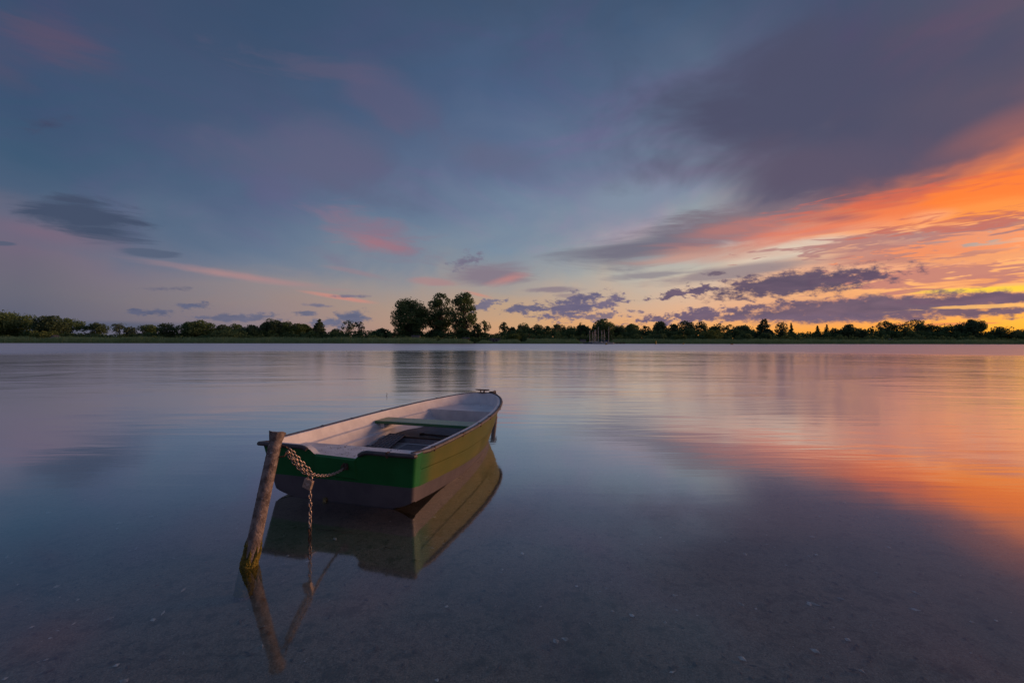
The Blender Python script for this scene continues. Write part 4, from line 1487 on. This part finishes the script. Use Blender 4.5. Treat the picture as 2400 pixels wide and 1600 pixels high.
# ---- buildings half hidden in the greenery
M_WALL = mat('pale_wall', (.35, .33, .31), .8, (.28, .26, .25), 1)
M_DWALL = mat('brown_timber', (.08, .055, .045), .8, (.05, .035, .03), 2)
M_ROOF = mat('dark_roof', (.06, .055, .06), .7, (.09, .08, .08), 2)
M_GLASS = mat('window_glass', (.02, .02, .025), .08)
M_FRAME = mat('white_frame', (.6, .6, .58), .5)


def gable(b, w, d, h, rh, wall, roof, over=.3):
    m1 = MB().add([(-w / 2, -d / 2, 0), (w / 2, -d / 2, 0), (w / 2, d / 2, 0), (-w / 2, d / 2, 0), (-w / 2, -d / 2, h), (w / 2, -d / 2, h), (w / 2, d / 2, h), (-w / 2, d / 2, h), (-w / 2, 0, h + rh), (w / 2, 0, h + rh)],
                  [(0, 1, 5, 4), (2, 3, 7, 6), (1, 2, 6, 9, 5), (3, 0, 4, 8, 7)])
    m1.build('wall', wall, b)
    r = MB()
    for sy in (-1, 1):
        sl = math.atan2(rh, d / 2)
        L = math.hypot(rh, d / 2) + over
        r.box((0, sy * (math.cos(sl) * L / 2), h + rh - math.sin(sl) * L / 2 + .06), (w + over * 2, L, .08), rx=-sy * sl)
    return r.build('roof', roof, b)


def window(b, x, y, z, w, h):
    f = MB()
    for sx in (-1, 1):
        f.box((x + sx * w / 2, y, z), (.07, .08, h + .07))
        f.box((x, y, z + sx * h / 2), (w, .08, .07))
    f.box((x, y, z), (.05, .06, h))
    o = f.build('window', M_FRAME, b)
    MB().box((x, y + .02, z), (w, .02, h)).build('pane', M_GLASS, o)


def place(px, extra):
    Xa = (px - 1200) * 208 / F
    D = float(shore(Xa)) + extra
    return (px - 1200) * D / F, D


x, y = place(1160, 7)
hs = empty('lakeside_hut', (x, y, .7), 'low dark timber hut with a shallow roof at the water beside the bright green shrub', 'hut')
gable(hs, 4.8, 3.2, 1.15, .55, M_DWALL, M_ROOF)
for wx in (-1.4, 0, 1.4):
    window(hs, wx, -1.62, .70, .8, .5)
MB().box((2.0, -1.62, .5), (.6, .05, 1.0)).build('door', M_FRAME, hs)
x, y = place(1366, 4)
hs = empty('boathouse', (x, y, .35), 'small white boathouse with two dark windows left of the masts', 'hut')
gable(hs, 2.6, 2.2, 1.15, .45, M_WALL, M_ROOF, .15)
window(hs, -.6, -1.12, .72, .6, .4)
window(hs, .6, -1.12, .72, .6, .4)
x, y = place(129, 6)
hs = empty('white_hut', (x, y, 1.2), 'tiny white gabled hut peeping over the reeds under the broad dark round tree', 'hut')
gable(hs, 2.0, 2.4, 1.2, .9, M_WALL, M_ROOF, .2)
hs.rotation_euler = (0, 0, R(90))
window(hs, 0, -1.22, .8, .6, .4)
x, y = place(975, 9)
hs = empty('holiday_house', (x, y, 1.6), 'pale house front glimpsed between the trunks of the tall poplars', 'house')
gable(hs, 3.6, 3.0, 1.4, .7, M_WALL, M_ROOF, .2)
window(hs, -.8, -1.52, .8, .8, .6)
window(hs, .8, -1.52, .8, .8, .6)
x, y = place(1092, 2.0)
hs = empty('red_shed', (x, y, 1.9), 'small dull red shed at the foot of the highest poplar', 'shed')
gable(hs, 3.0, 1.5, .45, .35, mat('faded_red_boards', (.17, .045, .04), .8, (.12, .035, .03), 2), M_ROOF, .15)
MB().box((.4, -.77, .22), (.5, .04, .4)).build('door', M_DWALL, hs)
MB().box((0, 0, -.9), (.2, .2, 1.6)).box((1.2, 0, -.9), (.15, .15, 1.6)).box((-1.2, 0, -.9), (.15, .15, 1.6)).build('stilts', M_DWALL, hs)

# parked cars glimpsed on the right shore
M_TYRE = mat('tyre', (.02, .02, .02), .9)


def car(px, c, label):
    x, y = place(px, 10.5)
    cr = empty('parked_car', (x, y, 1.45), label, 'car', 'cars parked on the right shore')
    prof = [(-2.1, .25), (-2.1, .75), (-1.5, .88), (-.9, 1.35), (.7, 1.38), (1.35, .92), (2.05, .78), (2.1, .28)]
    n_ = len(prof)
    v = [(p[0], -.85, p[1]) for p in prof] + [(p[0], .85, p[1]) for p in prof]
    f = [tuple(range(n_))[::1], tuple(range(n_, 2 * n_))[::-1]] + [(i + n_, (i + 1) % n_ + n_, (i + 1) % n_, i) for i in range(n_)]
    mesh_obj('body', v, f, mat('car_paint', c, .3, coat=.5), cr)
    MB().add([(-1.25, -.86, .92), (1.1, -.86, .93), (.62, -.86, 1.3), (-.85, -.86, 1.28)], [(0, 1, 2, 3)]).build('side_window', M_GLASS, cr)
    for wx in (-1.3, 1.3):
        MB().tube([(wx, -.90, .3), (wx, -.68, .3)], .32, 14).build('wheel', M_TYRE, cr, 40)


car(2054, (.35, .38, .42), 'silver car glimpsed over the reeds left of the birch grove')
car(2090, (.10, .12, .16), 'dark blue car glimpsed over the reeds under the birch grove')

# ---- jetty and sailing boats
M_HULLW = mat('white_hull', (.55, .54, .53), .4)
M_HULLB = mat('blue_hull', (.05, .08, .16), .4)
M_HULLR = mat('red_band', (.22, .05, .04), .5)
M_MAST = mat('mast_metal', (.72, .69, .68), .5)
M_BLUE = mat('blue_cover', (.02, .07, .24), .8)
M_TEAL = mat('teal_cover', (.02, .13, .12), .8)
M_WOOD = mat('jetty_wood', (.17, .10, .085), .8, (.12, .075, .06), 3)


def sailboat(px, top, L, head, hull, label, cover=None, cabin=True, D=198.0):
    x = (px - 1200) * D / F
    b = empty('sailing_boat', (x, D, 0), label, 'sailing boat', 'sailing boats moored at the jetty', rz=R(head))
    st = np.linspace(0, 1, 9)
    rows_a = []
    for zf, wf in ((-.12, .35), (.12, .88), (.42, 1.0), (.50, 1.02)):
        rows_a.append([(wf * L * .155 * (math.sin(math.pi * min(1, .35 + .65 * (1 - s))) ** .8 if s < .999 else .001), (s - .5) * L, zf * (1 + .25 * s) * L / 5.5) for s in st])
    mb = MB().grid(rows_a).grid([[(-p[0], p[1], p[2]) for p in r_] for r_ in rows_a[::-1]])
    mb.grid([[(-p[0], p[1], p[2]) for p in rows_a[-1]], rows_a[-1]])
    mb.add([rows_a[i][0] for i in range(4)] + [(-rows_a[i][0][0], rows_a[i][0][1], rows_a[i][0][2]) for i in range(4)], [(0, 1, 2, 3, 7, 6, 5, 4)])
    mb.build('hull', hull, b, 40)
    st_ = MB().grid([[(p[0] * 1.01, p[1], p[2]) for p in rows_a[1]], [(p[0] * 1.012, p[1], p[2] * 1.5) for p in rows_a[1]]])
    st_.grid([[(-p[0] * 1.01, p[1], p[2]) for p in rows_a[1]], [(-p[0] * 1.012, p[1], p[2] * 1.5) for p in rows_a[1]]])
    st_.build('stripe', M_HULLR if hull is M_HULLW else M_HULLW, b)
    dz = .55 * L / 5.5
    if cabin:
        c = MB().add([(-.5, -.2 * L, dz - .05), (.5, -.2 * L, dz - .05), (.32, .22 * L, dz), (-.32, .22 * L, dz), (-.4, -.18 * L, dz + .42), (.4, -.18 * L, dz + .42), (.25, .12 * L, dz + .25), (-.25, .12 * L, dz + .25)],
                     [(0, 1, 5, 4), (1, 2, 6, 5), (2, 3, 7, 6), (3, 0, 4, 7), (4, 5, 6, 7)])
        co = c.build('cabin', M_HULLW, b)
        MB().box((.475, -.03 * L, dz + .18), (.04, .18 * L, .12)).box((-.475, -.03 * L, dz + .18), (.04, .18 * L, .12)).build('cabin_window', M_GLASS, co)
    ht = HCAM + (hor(px) - top) * D / F
    MB().tube([(0, .05 * L, dz - .1), (0, .05 * L, ht)], [.075, .055], 8).build('mast', M_MAST, b, 60)
    MB().tube([(0, .05 * L, dz + .75), (0, -.38 * L, dz + .70)], .045, 6).build('boom', M_MAST, b, 60)
    if cover:
        MB().tube([(0, .02 * L, dz + .82), (0, -.18 * L, dz + .84), (0, -.40 * L, dz + .76)], [.20, .17, .08], 8, flat=.8).build('sail_cover', cover, b, 60)
    rg = MB()
    for q in ((0, .47 * L, dz), (.14 * L, 0, dz), (-.14 * L, 0, dz), (0, -.48 * L, dz)):
        rg.tube([(0, .05 * L, ht * .96), q], .006, 4, caps=False)
    rg.build('rigging', M_MAST, b)
    MB().box((0, .05 * L, ht * .62), (.9, .03, .03)).build('spreader', M_MAST, b)
    return b


sailboat(1383.7, 773, 5.0, 78, M_HULLB, 'low blue hulled sailing boat with the leftmost mast')
sailboat(1389.7, 776.5, 4.4, 12, M_HULLW, 'little white dinghy with the shortest mast, second from the left', cabin=False, D=201)
sailboat(1394.3, 773, 5.0, 8, M_HULLW, 'white sailing boat, left of the two close-set masts', D=203)
sailboat(1396.8, 772, 5.2, 14, M_HULLB, 'blue sailing boat, right of the two close-set masts', D=200)
sailboat(1403.8, 765, 6.2, 74, M_HULLW, 'white sailing boat with red band and a teal cover under the tall middle mast', M_TEAL, D=197)
sailboat(1410.5, 773.5, 5.0, -10, M_HULLW, 'white sailing boat just right of the tall middle mast', D=202)
sailboat(1416.6, 773, 5.0, 6, M_HULLB, 'blue sailing boat between the two tall masts', D=202)
sailboat(1425.4, 765, 5.6, -80, M_HULLW, 'white cabin boat with a blue boom cover under the tall rightmost mast', M_BLUE, D=196)


def jetty(p0, p1, D, label, z=.55):
    xa, xb = (p0 - 1200) * D / F, (p1 - 1200) * D / F
    j = empty('jetty', ((xa + xb) / 2, D, 0), label, 'jetty')
    w = xb - xa
    n_ = int(w / .30)
    pm = None
    for i in range(n_):
        x = -w / 2 + (i + .5) * w / n_
        if pm is None:
            pm = MB().box((0, 0, 0), (w / n_ * .92, 1.4, .05)).build('plank', M_WOOD, j)
            o = pm
        else:
            o = pm.copy()
            COL.objects.link(o)
        o.location = (x, 0, z + rnd.uniform(-.006, .006))
    for sy in (-1, 1):
        MB().box((0, sy * .6, z - .12), (w, .1, .18)).build('beam', M_WOOD, j)
        x = -w / 2 + .2
        while x < w / 2:
            MB().tube([(x, sy * .66, -1.5), (x, sy * .66, z + .12)], .09, 8).build('pile', M_WOOD, j, 60)
            x += 1.6


jetty(1436, 1463.5, 200.5, 'reddish wooden jetty reaching right from the sailing boats', .62)
jetty(1367, 1436, 205.0, 'wooden jetty running behind the moored sailing boats', .42)

# ---- buoys
M_YEL = mat('yellow_buoy', (.62, .40, .02), .5, (.50, .32, .02), 3)
M_ORG = mat('orange_buoy', (.70, .26, .05), .5)


def at(px, D):
    return ((px - 1200) * D / F, D, 0)


b = empty('cone_buoy', at(1421, 163), 'yellow cone buoy floating in front of the moored sailing boats', 'buoy')
MB().tube([(0, 0, -.2), (0, 0, .05), (0, 0, .62)], [.46, .44, .08], 16).build('cone', M_YEL, b, 30)
MB().tube([(.46 * math.cos(a), .46 * math.sin(a), .03) for a in np.linspace(0, 2 * math.pi, 17)[:-1]], .07, 6, closed=True).build('float_ring', M_DARK, b)
b = empty('post_buoy', at(1537.7, 184), 'tall yellow post buoy leaning slightly, right of the jetty', 'buoy')
MB().tube([(0, 0, -.3), (-.06, 0, .5), (-.16, 0, 1.25)], [.26, .23, .24], 14).build('post', M_YEL, b, 40)
MB().tube([(-.15, 0, 1.22), (-.17, 0, 1.34)], [.30, .27], 14).build('cap', M_YEL, b, 40)
b = empty('ball_buoy', at(1601.7, 188), 'small yellow ball buoy with a dark collar, right of the post buoy', 'buoy')
MB().tube([(0, 0, -.2), (0, 0, -.1), (0, 0, .1), (0, 0, .3), (0, 0, .48), (0, 0, .56)], [.18, .32, .40, .36, .20, .05], 14).build('ball', M_YEL, b, 60)
MB().tube([(0, 0, .5), (0, 0, .72)], .05, 6).build('eye', M_DARK, b)
b = empty('flat_buoy', at(1715.6, 176), 'low orange buoy lying flat on the water, rightmost of the buoys', 'buoy')
MB().tube([(-.55, 0, .02), (-.5, 0, .06), (-.2, 0, .10), (.2, 0, .10), (.5, 0, .06), (.55, 0, .02)], [.05, .13, .17, .17, .13, .05], 12).build('float', M_ORG, b, 60)
MB().tube([(0, 0, .2), (0, 0, .34)], .04, 6).build('handle', M_ORG, b)
